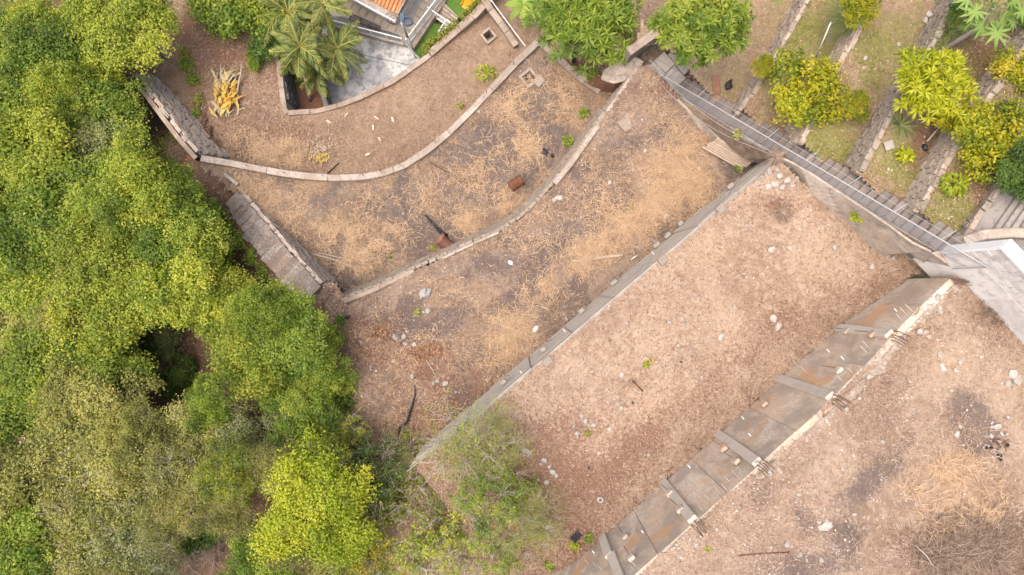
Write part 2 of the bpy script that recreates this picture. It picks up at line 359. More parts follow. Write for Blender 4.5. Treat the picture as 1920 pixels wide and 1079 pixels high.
W2A, W2B = Vector((-4.1, W2(-4.1), 0)), Vector((10.65, W2(10.65), 0))
W1A, W1B = Vector((-1.5, W1(-1.5), 0)), Vector((14.75, W1(14.75), 0))
ST0, ST1 = P(1275, 160, 9.6), P(1790, 463, 17.4)      # foot and head of the long stair
SDIR = Vector((ST1.x - ST0.x, ST1.y - ST0.y, 0)); SLEN = SDIR.length; SDIR.normalize()
SNOR = Vector((SDIR.y, -SDIR.x, 0))                    # towards the terraces (left side going up is -SNOR)
if SNOR.x > 0: SNOR = -SNOR
def stair_z(x, y):
    s = ((x - ST0.x) * SDIR.x + (y - ST0.y) * SDIR.y) / SLEN
    return ST0.z + (ST1.z - ST0.z) * s
def Vv(x, y): return (x + y) / math.sqrt(2)
def Uu(x, y): return (x - y) / math.sqrt(2)
def w2dist(x, y): return (.8563 * x - 3.79 - y) / 1.3166     # + on the upper side
def w1dist(x, y): return (.894 * x - 12.86 - y) / 1.3414

Q0, Q1 = P(452, 356, Z2), P(634, 533, Z2); D = (Q1 - Q0); LQ = D.length; D.normalize(); NQ = Vector((-D.y, D.x, 0)); NQ = NQ if NQ.x < 0 else -NQ
def z_forest(x, y):
    u = Uu(x, y)
    f_ = ((x - Q0.x) * D.x + (y - Q0.y) * D.y) / LQ; q_ = (x - Q0.x) * NQ.x + (y - Q0.y) * NQ.y
    side = Z2 + .1 + 2.6 * np.clip(f_, 0, 1) - .75 * np.maximum(0, q_ - 1.25) - 6 * np.maximum(0, -.25 - f_) - 3 * np.maximum(0, f_ - 1.1) - 30 * (q_ < .3)
    return np.maximum(side, z_slope(x, y))
def z_slope(x, y):
    u = Uu(x, y)
    return np.minimum(6.0 + .25 * (u + 10), 8.4) + 1.2 * (fbm(x, y, .18, 11, 3) - .5) - 0.12 * np.maximum(0, -12 - np.asarray(x))
def z_t1(x, y): return Z1 + .25 * (fbm(x, y, .35, 1) - .5) + .10 * (fbm(x, y, 1.6, 2) - .5) - .3 * np.maximum(0, np.asarray(y) - 13.5)
def z_t2(x, y): return Z2 + .30 * (fbm(x, y, .4, 3) - .5) + .16 * (fbm(x, y, 1.8, 4) - .5)
def z_t3(x, y):
    s = sstep(Vv(x, y), 7.0, 11.0)
    mound = .55 * np.exp(-((x + 6.9) / 1.6) ** 2 - ((y + 5.4) / 1.5) ** 2)
    return Z3 + 1.0 * s - .4 * np.maximum(0, -8.0 - Vv(x, y)) + .35 * (fbm(x, y, .4, 5) - .5) + .18 * (fbm(x, y, 1.8, 6) - .5) + mound
def z_t4(x, y):
    x = np.asarray(x, float); y = np.asarray(y, float); v = Vv(x, y)
    c = P(1722, 507, 14.6)
    z = Z4 + 1.1 * np.exp(-((x - c.x) ** 2 + (y - c.y) ** 2) / 2.2 ** 2) + .3 * np.exp(-((x - 10.6) ** 2 + (y - 4.4) ** 2) / 1.2 ** 2)
    z = z - .62 * np.maximum(0, -5.8 - v) + .22 * (fbm(x, y, .4, 7) - .5) + .10 * (fbm(x, y, 1.8, 8) - .5)
    bank = 8.3 + .95 * w2dist(x, y) + 8 * sstep(v, -8.6, -7.2)
    return np.minimum(z, bank)
def z_t5(x, y):
    return Z5 - .9 * sstep(x, 10, 14.6) + .22 * (fbm(x, y, .4, 9) - .5) + .12 * (fbm(x, y, 1.8, 10) - .5)

def blob_paint(spec, base=(0, 0, 0, 0), noise=(0, 0, 0, 0), nsc=.8, seed=0):
    """spec: (channel 0 soot 1 straw 2 moss 3 red litter, px, py, z, rx, ry (m), strength, angle)"""
    def f(x, y):
        p = np.zeros((len(x), 4), np.float32)
        for c in range(4):
            p[:, c] = base[c]
            if noise[c]: p[:, c] += noise[c] * sstep(fbm(x, y, nsc, 20 + 7 * c + seed), .46, .66)
        wx = x + .9 * (fbm(x, y, .9, 31) - .5); wy = y + .9 * (fbm(x, y, .9, 32) - .5)
        for ch, px, py, z, rx, ry, s, a in spec:
            c = P(px, py, z); ca, sa = math.cos(math.radians(a)), math.sin(math.radians(a))
            dx, dy = wx - c.x, wy - c.y
            e = ((dx * ca + dy * sa) / rx) ** 2 + ((-dx * sa + dy * ca) / ry) ** 2
            p[:, ch] += s * np.exp(-e)
        return np.clip(p, 0, 1)
    return f

def region(name, poly, zf, step, mat, paint=None, holes=(), kind='structure', label=None, cat=None):
    xs = [p[0] for p in poly]; ys = [p[1] for p in poly]
    gx = np.arange(min(xs) - step, max(xs) + step, step); gy = np.arange(min(ys) - step, max(ys) + step, step)
    X, Y = np.meshgrid(gx, gy); nx, ny = len(gx), len(gy)
    cx, cy = (X[:-1, :-1] + step / 2), (Y[:-1, :-1] + step / 2)
    keep = inpoly(cx, cy, poly)
    for h in holes: keep &= ~inpoly(cx, cy, h)
    i, j = np.nonzero(keep); a = i * nx + j
    Q = np.stack([a, a + 1, a + nx + 1, a + nx], 1)
    used, inv = np.unique(Q.ravel(), return_inverse=True)
    x, y = X.ravel()[used], Y.ravel()[used]
    x = x + 0.0; z = zf(x, y) + .045 * (RNG.random(len(x)) - .5) * min(1, step / .12)
    pt = paint(x, y) if paint else np.zeros((len(x), 4))
    me = fast_mesh(name, np.stack([x, y, z], 1), inv.reshape(-1, 4), {'paint': pt}, smooth=True)
    o = link(name, me, mat); tag(o, label, cat, None, kind)
    return o

def sq(px, py, z, half, rot):
    c = P(px, py, z); r = math.radians(rot)
    return [(c.x + half * (a * math.cos(r) - b * math.sin(r)), c.y + half * (a * math.sin(r) + b * math.cos(r))) for a, b in ((-1, -1), (1, -1), (1, 1), (-1, 1))]
PIT1, PIT2 = sq(916, 68, Z1, .30, 38), sq(992, 147, Z2, .34, 40)

E = lambda pts, z: [xy(a, b, z) for a, b in pts]
# --- ground sheets
T1poly = E([(150, -120), (510, -120), (524, 116), (533, 214), (596, 208), (680, 181), (735, 153), (805, 103), (912, 8), (1000, -120), (1260, -120), (1260, 60), (1200, 118)], Z1) + [(5.6, 9.8), (4.6, 9.4)] + E([(1100, 150)], 6.7) + C1[::-1] + E([(330, 240), (270, 150), (180, 60)], 6.0)
region('terrace_ground_lower', T1poly, z_t1, .12, M['soil1'], blob_paint(
    [(3, 430, 60, Z1, 3.2, 2.4, .9, 0), (3, 350, 250, Z1, 1.5, 2.5, .5, 0), (3, 520, 250, Z1, 1.6, 1.2, .35, 0), (1, 395, 160, Z1, .35, 1.6, .5, 0), (1, 540, 285, Z1, 1.1, .9, .55, 0),
     (3, 470, 270, Z1, 1.5, .8, .5, 0), (2, 360, 130, Z1, .7, 2, .5, 20), (3, 1130, 130, Z1, 2.5, 1.2, 1, 0), (0, 1150, 140, Z1, 1.2, .7, .7, 0), (1, 760, 200, Z1, 4, 1.8, .22, 30)],
    (0, .08, 0, .04), (.0, .22, 0, .28), .7, 1), [PIT1])
T2poly = C1 + E([(1098, 154), (1172, 158)], 6.6) + R3T[0:] + E([(632, 534), (465, 372), (430, 398), (392, 345), (374, 300)], Z2)
region('terrace_ground_second', T2poly, z_t2, .11, M['soil2'], blob_paint(
    [(0, 930, 290, Z2, 2.2, 1.6, .55, 30), (0, 1000, 260, Z2, 1.6, 1.0, .6, 0), (0, 760, 400, Z2, 2.6, 1.0, .5, 0), (0, 840, 440, Z2, 1.2, .8, .6, 0), (0, 620, 470, Z2, 1.2, .7, .6, 0), (0, 860, 330, Z2, 1.8, 1.2, .4, 0), (0, 940, 230, Z2, 1.6, 1, .5, 0),
     (1, 500, 360, Z2, 2.6, 1.2, .55, 0), (1, 680, 460, Z2, 2.2, 1, .6, 0), (1, 980, 280, Z2, .8, .6, .6, 0), (1, 950, 380, Z2, .9, .8, .6, 0), (1, 870, 415, Z2, .9, .7, .6, 0), (1, 620, 380, Z2, 1.6, 1, .3, 0)],
    (.28, .03, 0, .0), (.55, .2, 0, .12), .9, 2), [PIT2])
T3poly = R3T + E([(632, 530), (600, 532), (580, 560), (590, 590), (560, 700), (560, 900), (700, 980), (830, 930)], Z3) + [(W2A.x + .15, W2A.y - .1), (W2B.x + .2, W2B.y - .3), (W2B.x + .9, W2B.y + .7)] + E([(1360, 268), (1310, 228), (1262, 184), (1210, 130)], 9.4)
region('terrace_ground_middle', T3poly, z_t3, .11, M['soil3'], blob_paint(
    [(0, 1110, 350, Z3, 1.8, 1.0, .7, 35), (0, 1150, 300, Z3, .9, .6, .5, 0), (0, 1080, 430, Z3, 1.5, 1.0, .55, 40), (0, 960, 500, Z3, 1.6, .6, .5, 0), (0, 760, 610, Z3, 1.2, .6, .8, 0), (0, 860, 520, Z3, 2, .6, .4, 20), (0, 1190, 270, Z3, .8, .5, .5, 0),
     (1, 1260, 330, Z3, 1.6, 1.9, .75, 0), (1, 1190, 420, Z3, 1.5, 1.0, .7, 35), (1, 1130, 465, Z3, 1.6, .6, .6, 20), (1, 960, 630, Z3, 1.2, 1.0, .7, 30), (1, 1010, 540, Z3, 1.0, .8, .5, 0),
     (3, 690, 640, Z3, 2.2, 1.2, .8, 0), (3, 695, 755, Z3, 1.5, 1.3, -1.4, 20), (0, 695, 755, Z3, 1.5, 1.3, -.8, 20), (3, 830, 760, Z3, 2.6, 1.3, .7, 20), (3, 780, 680, Z3, 2.5, 1.0, .4, 0), (3, 1230, 170, 9.3, 1.0, .5, .4, 0)],
    (.20, .02, 0, .06), (.7, .25, 0, .25), .9, 3))
T4poly = [(W2A.x - .0, W2A.y - .1), (W2B.x + .1, W2B.y - .05)] + E([(1455, 296), (1500, 340), (1560, 392), (1620, 437), (1680, 482), (1730, 507)], 13.8) + [(W1B.x + .1, W1B.y + .15), (W1A.x, W1A.y), (-6.5, -17), (-9, -11.5), (-6.5, -8.5)]
region('terrace_ground_upper', T4poly, z_t4, .11, M['soil4'], blob_paint(
    [(3, 1400, 660, Z4, 4.5, .8, .5, 42), (3, 1180, 860, Z4, 2.6, .7, .5, 42), (1, 1300, 480, Z4, 2.5, 1.5, .25, 40), (3, 1250, 690, Z4, .8, .5, .3, 0), (3, 1040, 900, Z4, 2.2, 2.2, .8, 40), (3, 950, 960, 12, 2.4, 2.4, 1, 0), (3, 860, 900, 11.5, 2, 2, .9, 0), (3, 1080, 1030, Z4, 1.2, 1.0, .8, 0), (3, 1460, 395, Z4, .5, .4, .7, 0),
     (1, 1250, 760, Z4, 1.4, .8, .35, 0), (3, 1600, 560, Z4, 2, .6, .4, 30)],
    (.0, .05, 0, .0), (.08, .22, 0, .24), .45, 4))
T5poly = [(W1A.x + .1, W1A.y), (W1B.x - .02, W1B.y)] + E([(1838, 516), (1920, 592), (2060, 720)], 17.5) + [(20, -6), (20, -18), (-1.5, -18)]
region('terrace_ground_top', T5poly, z_t5, .11, M['soil5'], blob_paint(
    [(0, 1855, 790, Z5, .6, .9, 1.4, 30), (0, 1872, 840, Z5, .35, .4, 1.2, 0), (0, 1700, 870, Z5, .9, .7, .6, 30), (0, 1640, 910, Z5, 1.2, .6, .8, 25), (0, 1510, 970, Z5, .3, .6, .8, 20), (0, 1580, 1010, Z5, .8, .5, .8, 0), (0, 1450, 1060, Z5, 1.0, .6, .7, 0), (0, 1730, 840, Z5, .5, .3, .5, 0), (0, 1530, 1070, Z5, .7, .5, .8, 0), (0, 1620, 1060, Z5, .7, .5, .5, 0), (0, 1420, 920, Z5, .4, .3, .5, 0),
     (3, 1890, 580, 17.4, 1.1, .5, .9, -40), (3, 1780, 1040, Z5, 2.2, .9, .8, 0), (1, 1880, 960, Z5, 1, 1.6, .7, 0), (1, 1800, 920, Z5, 1.4, .8, .4, 0), (1, 1700, 650, Z5, 2, 1, .25, 0)],
    (.02, .06, 0, .0), (.30, .25, 0, .2), .5, 5))

forest = [(-46, 40), (-14, 40)] + [xy(330, -60, 4), xy(345, 120, 4), xy(380, 285, 6.3), xy(420, 305, 6.3), xy(480, 380, 6.6), xy(560, 490, 8)] + E([(600, 560), (640, 620), (660, 800), (900, 960)], 8.6) + [(1.5, -11.6), (1.0, -16), (-4, -32), (-46, -32)]
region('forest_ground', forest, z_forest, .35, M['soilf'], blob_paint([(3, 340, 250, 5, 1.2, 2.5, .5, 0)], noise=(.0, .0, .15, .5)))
hx, hy = np.meshgrid(np.linspace(-400, 400, 61), np.linspace(-400, 400, 61))
hz = 2.2 + .5 * np.clip(Uu(hx, hy), -60, 60) - 1.2 + 6 * (fbm(hx, hy, .02, 40) - .5) * sstep(np.hypot(hx, hy), 40, 90)
hq = np.array([[i * 61 + j, i * 61 + j + 1, (i + 1) * 61 + j + 1, (i + 1) * 61 + j] for i in range(60) for j in range(60)])
tag(link('hillside', fast_mesh('hillside', np.stack([hx.ravel(), hy.ravel(), hz.ravel()], 1), hq, smooth=True), M['hill']), kind='structure')

# ------------------------------------------------------------------ walls
def offset_line(pts, d):
    out = []
    for i in range(len(pts)):
        a = Vector(pts[max(i - 1, 0)][:2]); b = Vector(pts[min(i + 1, len(pts) - 1)][:2]); t = (b - a).normalized()
        out.append((pts[i][0] - t.y * d, pts[i][1] + t.x * d))
    return out
def resample(pts, step):
    pts = [Vector(p) for p in pts]; L = [0]
    for a, b in zip(pts, pts[1:]): L.append(L[-1] + (b - a).length)
    n = max(1, round(L[-1] / step)); out = []
    for k in range(n + 1):
        s = L[-1] * k / n; i = 0
        while i < len(pts) - 2 and L[i + 1] < s: i += 1
        f = (s - L[i]) / max(1e-9, L[i + 1] - L[i]); out.append(pts[i].lerp(pts[i + 1], min(1, f)))
    return out
def strip_wall(parent, name, line, z0, z1, hw, mat, bevel=0.0):
    """a wall body along a plan line"""
    A, B = offset_line(line, hw), offset_line(line, -hw); m = MB()
    g = lambda z, p: z(p[0], p[1]) if callable(z) else z
    n = len(line); vs = []
    for a, b in zip(A, B): vs += [(*a, g(z0, a)), (*b, g(z0, b)), (*b, g(z1, b)), (*a, g(z1, a))]
    fs = [(0, 1, 2, 3), (4 * n - 1, 4 * n - 2, 4 * n - 3, 4 * n - 4)]
    for i in range(n - 1):
        o = 4 * i
        for k in range(4): fs.append((o + k, o + 4 + k, o + 4 + (k + 1) % 4, o + (k + 1) % 4))
    m.add(vs, fs); return m.build(name, mat, parent, bevel=bevel)
def rim(parent, A_, d_, n_, L_, topf, w0, wn, mat, seed, back=.22, dz=.0):
    """crumbled uneven edge along a wall top"""
    k = int(L_ / .09); V = []; rr = random.Random(seed)
    for i in range(k + 1):
        s_ = L_ * i / k; e = A_ + d_ * s_; w = w0 + wn * (float(fbm(np.array([s_]), np.array([seed * 3.1]), 1.7, seed, 4)[0]) - .4) * 2 + rr.uniform(-.03, .03)
        z = topf(s_) + dz
        for f in (0, .33, .66, 1): p = e - n_ * (back + max(.04, w) * f); V.append((p.x, p.y, z + rr.uniform(-.03, .045) - .05 * f))
        p = e - n_ * (back + max(.04, w) + .03); V.append((p.x, p.y, z - .3))
    m = MB(); m.add(V, [(5 * i + j, 5 * i + 5 + j, 5 * i + 6 + j, 5 * i + 1 + j) for i in range(k) for j in range(4)]); return m.build('rim', mat, parent)
def coping(parent, line, z0, z1, hw, mat, seg, name='coping_slab', jit=.012):
    pts = [Vector((p[0], p[1])) for p in line]
    fine = resample(pts, .3); n = max(1, round(len(fine) * .3 / seg)); k = len(fine) - 1
    for s in range(n):
        a, b = round(k * s / n), round(k * (s + 1) / n)
        sub = [list(p) for p in fine[a:b + 1]]
        if len(sub) < 2: continue
        t = (Vector(sub[1]) - Vector(sub[0])).normalized() * .012; sub[0] = [sub[0][0] + t.x, sub[0][1] + t.y]
        w = hw * random.uniform(.92, 1.06); dz = random.uniform(-jit, jit)
        g = (lambda x, y, d=dz: z1(x, y) + d) if callable(z1) else z1 + dz
        strip_wall(parent, name, sub, z0, g, w, mat, bevel=.02)

POOL = []
for k in range(10):
    m = MB(); q = [(-1, -1), (1, -1), (1, 1), (-1, 1)]
    j = lambda s: random.uniform(1 - s, 1 + s * .3)
    m.hexa([(x * .5 * j(.18), y * .5 * j(.15), -.5 * j(.2)) for x, y in q], [(x * .5 * j(.25), y * .5 * j(.2), .5 * j(.2)) for x, y in q])
    me = bpy.data.meshes.new('stone'); me.from_pydata(m.v, [], m.f); POOL.append(me)
def pool_for(mat):
    out = []
    for me in POOL:
        c = me.copy(); c.materials.append(mat); out.append(c)
    return out
ROCKS = []
for k in range(8):
    bm = bmesh.new(); bmesh.ops.create_icosphere(bm, subdivisions=1, radius=.5)
    for v in bm.verts: v.co *= random.uniform(.72, 1.2); v.co.z *= .7
    me = bpy.data.meshes.new('rock'); bm.to_mesh(me); bm.free(); ROCKS.append(me)
ROCKP = {}
def rock_obj(name, loc, size, mat='rock', parent=None):
    if mat not in ROCKP:
        ROCKP[mat] = []
        for me in ROCKS:
            c = me.copy(); c.materials.append(M[mat]); ROCKP[mat].append(c)
    o = bpy.data.objects.new(name, random.choice(ROCKP[mat])); COL.objects.link(o)
    o.location = loc; o.scale = (size * random.uniform(.8, 1.25), size * random.uniform(.7, 1.0), size * random.uniform(.6, .9)); o.rotation_euler = (random.uniform(-.3, .3), random.uniform(-.3, .3), random.uniform(0, 6.28))
    o.parent = parent
    return o

def stone_strip(parent, name, base, top, sl, sh, mat, individual=False, depth=.16, skip=0.0, rec=.06):
    """rubble masonry between a foot line and a top line (3-D points)"""
    base = [Vector(p) for p in base]; top = [Vector(p) for p in top]
    nseg = max(1, round(sum((b - a).length for a, b in zip(base, base[1:])) / sl))
    def lerp_line(pts, f):
        L = [0]
        for a, b in zip(pts, pts[1:]): L.append(L[-1] + (b - a).length)
        s = f * L[-1]; i = 0
        while i < len(pts) - 2 and L[i + 1] < s: i += 1
        return pts[i].lerp(pts[i + 1], min(1, (s - L[i]) / max(1e-9, L[i + 1] - L[i])))
    H = max((t - b).length for b, t in zip((lerp_line(base, k / 8) for k in range(9)), (lerp_line(top, k / 8) for k in range(9))))
    rows = max(1, round(H / sh)); m = MB(); pool = pool_for(mat) if individual else None; off = wloc(parent)
    q = [(-1, -1), (1, -1), (1, 1), (-1, 1)]
    for r in range(rows):
        f = (random.random() * .5) / nseg
        while f < 1:
            w = random.uniform(.55, 1.5) / nseg; fc = min(f + w / 2, .999)
            b, t = lerp_line(base, fc), lerp_line(top, fc); hgt = (t - b).length
            f += w
            if hgt * rows / max(H, 1e-6) < .2 * rows * 0 + .15 or hgt < sh * .6: continue
            rr = max(1, round(hgt / sh))
            if r >= rr or random.random() < skip: continue
            up = (t - b).normalized(); e = .02
            al = (lerp_line(base, min(1, fc + e)) - lerp_line(base, max(0, fc - e))).normalized()
            nn = al.cross(up).normalized(); up2 = nn.cross(al).normalized()
            c = b.lerp(t, (r + .5) / rr) + nn * random.uniform(-.03, .04)
            L = w * nseg * sl * .94; Hh = hgt / rr * random.uniform(.8, .98)
            R = Matrix((al, nn, up2)).transposed() @ Matrix.Rotation(random.uniform(-.05, .05), 3, 'Y')
            if individual:
                o = bpy.data.objects.new('stone', random.choice(pool)); COL.objects.link(o); o.parent = parent
                o.location = c - off; o.rotation_euler = R.to_euler(); o.scale = (L, depth, Hh)
            else:
                j = lambda: random.uniform(.8, 1.05)
                m.hexa([c + R @ Vector((x * L / 2 * j(), y * depth / 2, -Hh / 2 * j())) for x, y in q], [c + R @ Vector((x * L / 2 * j(), y * depth / 2 * j(), Hh / 2 * j())) for x, y in q])
    core = MB(); N = 24; vs = []
    for k in range(N + 1):
        b, t = lerp_line(base, k / N), lerp_line(top, k / N)
        al = (lerp_line(base, min(1, k / N + .02)) - lerp_line(base, max(0, k / N - .02))).normalized(); nn = al.cross((t - b).normalized() if (t - b).length > .01 else Vector((0, 0, 1)))
        sgn = 1
        vs += [b + Vector((0, 0, -.3)) - nn * rec * 0, t]
    core.add(vs, [(2 * k, 2 * k + 2, 2 * k + 3, 2 * k + 1) for k in range(N)])
    core.build('core', M['mortar'], parent)
    if not individual and m.v:
        tag(m.build(name, mat, parent), kind='stuff')

# curved wall between the lowest and the second terrace
t = empty('retaining_wall', (*C1[6], Z1), 'long curved retaining wall with pale concrete coping sweeping across the upper left', 'wall')
strip_wall(t, 'wall_body', C1, 2.8, 6.5, .16, M['wallgrey'])
coping(t, C1, 6.5, 6.70, .16, M['coping'], 3.2)
for a, b in [(466, 312), (533, 325), (607, 331), (682, 330), (716, 324), (752, 311), (816, 268), (962, 122), (912, 175)]:
    c = P(a, b, 6.7); MB().tube([(c.x, c.y, 6.6), (c.x + .02, c.y, 7.25)], .014, 5).build('rebar', M['rebar'], t)
# right end of the second terrace
ln = E([(1010, 77), (1055, 117), (1100, 156), (1125, 172)], 6.65)
t = empty('boundary_wall', (*ln[1], Z1), 'narrow earth-stained wall edging the second terrace above the mango tree gully', 'wall')
strip_wall(t, 'wall_body', ln[:], 2.6, 6.5, .13, M['mortar']); coping(t, ln, 6.5, 6.66, .16, M['coping_dirty'], 1.0)
# stone revetment of the middle terrace
t = empty('stone_revetment', (*R3B[5], Z2), 'sloping rubble stone revetment with broken white coping between second and middle terrace', 'wall')
R3F = [(b_[0] + (a_[0] - b_[0]) * .38, b_[1] + (a_[1] - b_[1]) * .38) for a_, b_ in zip(R3T, R3B)]
stone_strip(t, 'stone_facing', [(*p, Z2 - .15) for p in R3F], [(*p, 9.05) for p in offset_line(R3T, -.1)], .34, .15, M['stone_tan'], depth=.16)
coping(t, R3T[0:5], 8.7, lambda x, y: 9.12 + float(.9 * sstep(Vv(x, y), 8.2, 11)), .12, M['coping'], 2.4)
coping(t, R3T[7:10], 8.8, 9.14, .06, M['coping'], .8); coping(t, R3T[10:], 8.7, 9.13, .10, M['coping_dirty'], 2.4)
# tall stone wall left of the lowest terrace
A0, A1 = P(300, 150, Z1), P(433, 301, Z1)
t = empty('stone_wall', A0.lerp(A1, .5), 'tall grey dry-stone wall running down the left side under the trees', 'wall')
def wa_top(f): return 5.3 + 1.3 * min(1, f * 1.3)
N = 8; bs = [A0.lerp(A1, k / N) + Vector((0, 0, -.2)) for k in range(N + 1)]; tp = [Vector((A0.lerp(A1, k / N).x, A0.lerp(A1, k / N).y, wa_top(k / N))) for k in range(N + 1)]
nrm = Vector((-(A1 - A0).y, (A1 - A0).x, 0)).normalized()
if nrm.x > 0: nrm = -nrm
tp = [p + nrm * .45 for p in tp]
stone_strip(t, 'stone_facing', bs[::-1], tp[::-1], .5, .115, M['stone'], individual=True, depth=.2)
m = MB(); vs = []
for k in range(N + 1):
    p = tp[k] + nrm * .12; q_ = p + nrm * .22; vs += [(p.x, p.y, 3), (q_.x, q_.y, 3), (q_.x, q_.y, p.z + .02), (p.x, p.y, p.z + .02)]
m.add(vs, [(0, 1, 2, 3)] + [(4 * k + i, 4 * k + 4 + i, 4 * k + 4 + (i + 1) % 4, 4 * k + (i + 1) % 4) for k in range(N) for i in range(4)]); m.build('wall_body', M['coping_dirty'], t)
# stone stair up the left side of the second terrace
t = empty('stone_stair', Q0.lerp(Q1, .5), 'old stone stair climbing beside the trees at the left of the burnt terrace', 'stairs')
stone_strip(t, 'stone_facing', [Q0.lerp(Q1, k / 10) + Vector((0, 0, -.15)) for k in range(11)][::-1], [Q0.lerp(Q1, k / 10) + Vector((0, 0, .05 + 2.75 * k / 10)) + NQ * .05 for k in range(11)][::-1], .34, .17, M['stone'], individual=True, depth=.18)
ns = 17
for k in range(ns):
    a, b = Q0 + D * (LQ * k / ns + .004), Q0 + D * (LQ * (k + 1) / ns + .05); z1 = Z2 + .12 + 2.75 * (k + .6) / ns + random.uniform(-.03, .03)
    w0, w1 = .10 + random.uniform(0, .06), random.uniform(1.3, 1.42) * (.75 + .25 * min(1, k / 5))
    p = [a + NQ * w0, b + NQ * (w0 + random.uniform(-.03, .03)), b + NQ * w1, a + NQ * (w1 + random.uniform(-.05, .05))]
    MB().prism([(v.x, v.y) for v in p], z1 - .9, z1).build('step', M['stone_step'], t, bevel=.03)
p0, p1 = P(422, 327, 6.7), P(447, 347, 6.7); dd = Vector((p1 - p0).xy).normalized()
o = MB().box((p0 + p1) / 2, (p1 - p0).length, .16, .22, math.atan2(dd.y, dd.x)).build('kerb_stone', M['coping'], t, bevel=.02)

# court wall: coping of the lowest terrace above the house court
cl = E([(522, 112), (527, 165), (534, 212), (565, 210), (596, 208), (640, 196), (680, 180), (735, 153), (780, 122), (806, 103)], 3.85)
t = empty('retaining_wall', (*cl[5], Z0), 'low curved retaining wall with weathered brown coping above the grey court', 'wall')
strip_wall(t, 'wall_body', cl, 0.1, 3.7, .10, M['wallgrey']); coping(t, cl, 3.7, 3.84, .135, M['coping_dirty'], 1.4)
cl2 = E([(806, 101), (850, 63), (888, 30), (912, 4), (955, -45)], 3.9)
t = empty('retaining_wall', (*cl2[1], Z0), 'thick brown parapet wall with ivy above the green lawn', 'wall')
strip_wall(t, 'wall_body', cl2, 0.1, 3.75, .15, M['wallgrey']); coping(t, cl2, 3.75, 3.98, .20, M['coping_dirty'], 1.1)
# planter walls
pl = [P(560, 205, 1.9), P(542, 108, 1.9)]
t = empty('planter_wall', pl[0], 'dark mortared stone wall face beside the palms', 'wall')
stone_strip(t, 'stone_facing', [pl[0] + Vector((0, 0, -.3)), pl[1] + Vector((0, 0, -.3))], [Vector((pl[0].x - .06, pl[0].y, 3.68)), Vector((pl[1].x - .06, pl[1].y, 3.68))], .3, .16, M['stone_dark'], depth=.2)
ln = E([(588, 125), (600, 163), (612, 200)], 2.1)
t = empty('planter_wall', (*ln[1], Z0), 'low dark concrete kerb wall between the palm bed and the court', 'wall')
strip_wall(t, 'wall_body', ln, 0.2, 2.0, .10, M['darkconc']); coping(t, ln, 2.0, 2.1, .13, M['darkconc'], 1.2)
# side wall right of the lowest terrace
ln = E([(893, -25), (920, 18), (945, 52), (968, 86)], 4.0)
t = empty('boundary_wall', (*ln[1], Z1), 'dark weathered strip wall running to the top edge beside the square pit', 'wall')
strip_wall(t, 'wall_body', ln, 3.2, 3.95, .14, M['mortar']); coping(t, ln, 3.95, 4.05, .17, M['coping_dirty'], .9)

# --- grey wall under the upper terrace
d2 = (W2B - W2A).normalized(); n2 = Vector((-d2.y, d2.x, 0))      # n2 faces the middle terrace
if n2.x > 0: n2 = -n2
L2 = (W2B - W2A).length
def w2top(s): return 13.5 - .35 * max(0, min(1, (s - 15) / 4)) - 2.6 * max(0, min(1, (3.4 - s) / 3.4)) ** 1.3
t = empty('retaining_wall', (W2A.x, W2A.y, Z3), 'grey cast concrete retaining wall crossing the centre of the site diagonally', 'wall')
cuts = [0, 1.0, 2.0, 3.0, 4.1, 6.4, 8.5, 10.6, 12.7, 14.9, 17.0, L2]
for a, b in zip(cuts, cuts[1:]):
    oo = random.uniform(0, .05); p = [W2A + d2 * (a + .006) + n2 * oo, W2A + d2 * b + n2 * oo, W2A + d2 * b - n2 * .28, W2A + d2 * (a + .006) - n2 * .28]
    za, zb = w2top(a), w2top(b); zt = [za, zb, zb, za]
    MB().hexa([(v.x, v.y, 8.4) for v in p], [(v.x, v.y, z) for v, z in zip(p, zt)]).build('wall_panel', M['wallgrey'], t, bevel=.015)
    for zz in np.arange(9.3, 13.2, .62):      # board-mark ridges
        c = W2A + d2 * ((a + b) / 2) + n2 * (oo + .012)
        MB().box((c.x, c.y, zz + random.uniform(-.1, .1)), (b - a) * .96, .03, .018, math.atan2(d2.y, d2.x)).build('board_ridge', M['wallgrey'], t)
# pale rim strip behind the wall top
k = 0
rim(t, W2A, d2, n2, L2, w2top, .13, .16, M['coping'], 3, .26, .03)
n2p = n2.copy(); f0 = W2A + n2 * .03
for a, b in [(1368, 350), (1340, 360), (1274, 420), (1250, 442), (1230, 460), (1150, 530), (1018, 655), (944, 716), (1090, 583)]:
    c = on_plane(a, b, f0 + n2 * .12, n2p); c.z = max(c.z, 9.25)
    MB().box(c, random.uniform(.22, .34), .18, random.uniform(.3, .5), math.atan2(d2.y, d2.x) + random.uniform(-.1, .1)).build('anchor_block', M['wallgrey'], t, bevel=.02)
    e = c + d2 * random.uniform(.15, .3) + n2 * .14; MB().tube([e, e + Vector((0, 0, .9)) + d2 * .25], .012, 5).build('rebar', M['rebar'], t)
for a, b in [(1338, 372), (1226, 477), (979, 701), (1060, 622), (1300, 402)]:
    c = on_plane(a, b, f0, n2p); MB().tube([c - n2 * .05, c + n2 * .14 + Vector((0, 0, -.03))], .026, 8).build('drain_pipe', M['pipe_white'], t)
for a, b in [(1352, 392), (1243, 488), (1027, 678)]:
    c = P(a, b, 13.62); MB().box((c.x, c.y, 13.6), .36, .32, .16, math.atan2(d2.y, d2.x)).build('anchor_plate', M['mortar'], t, bevel=.02)

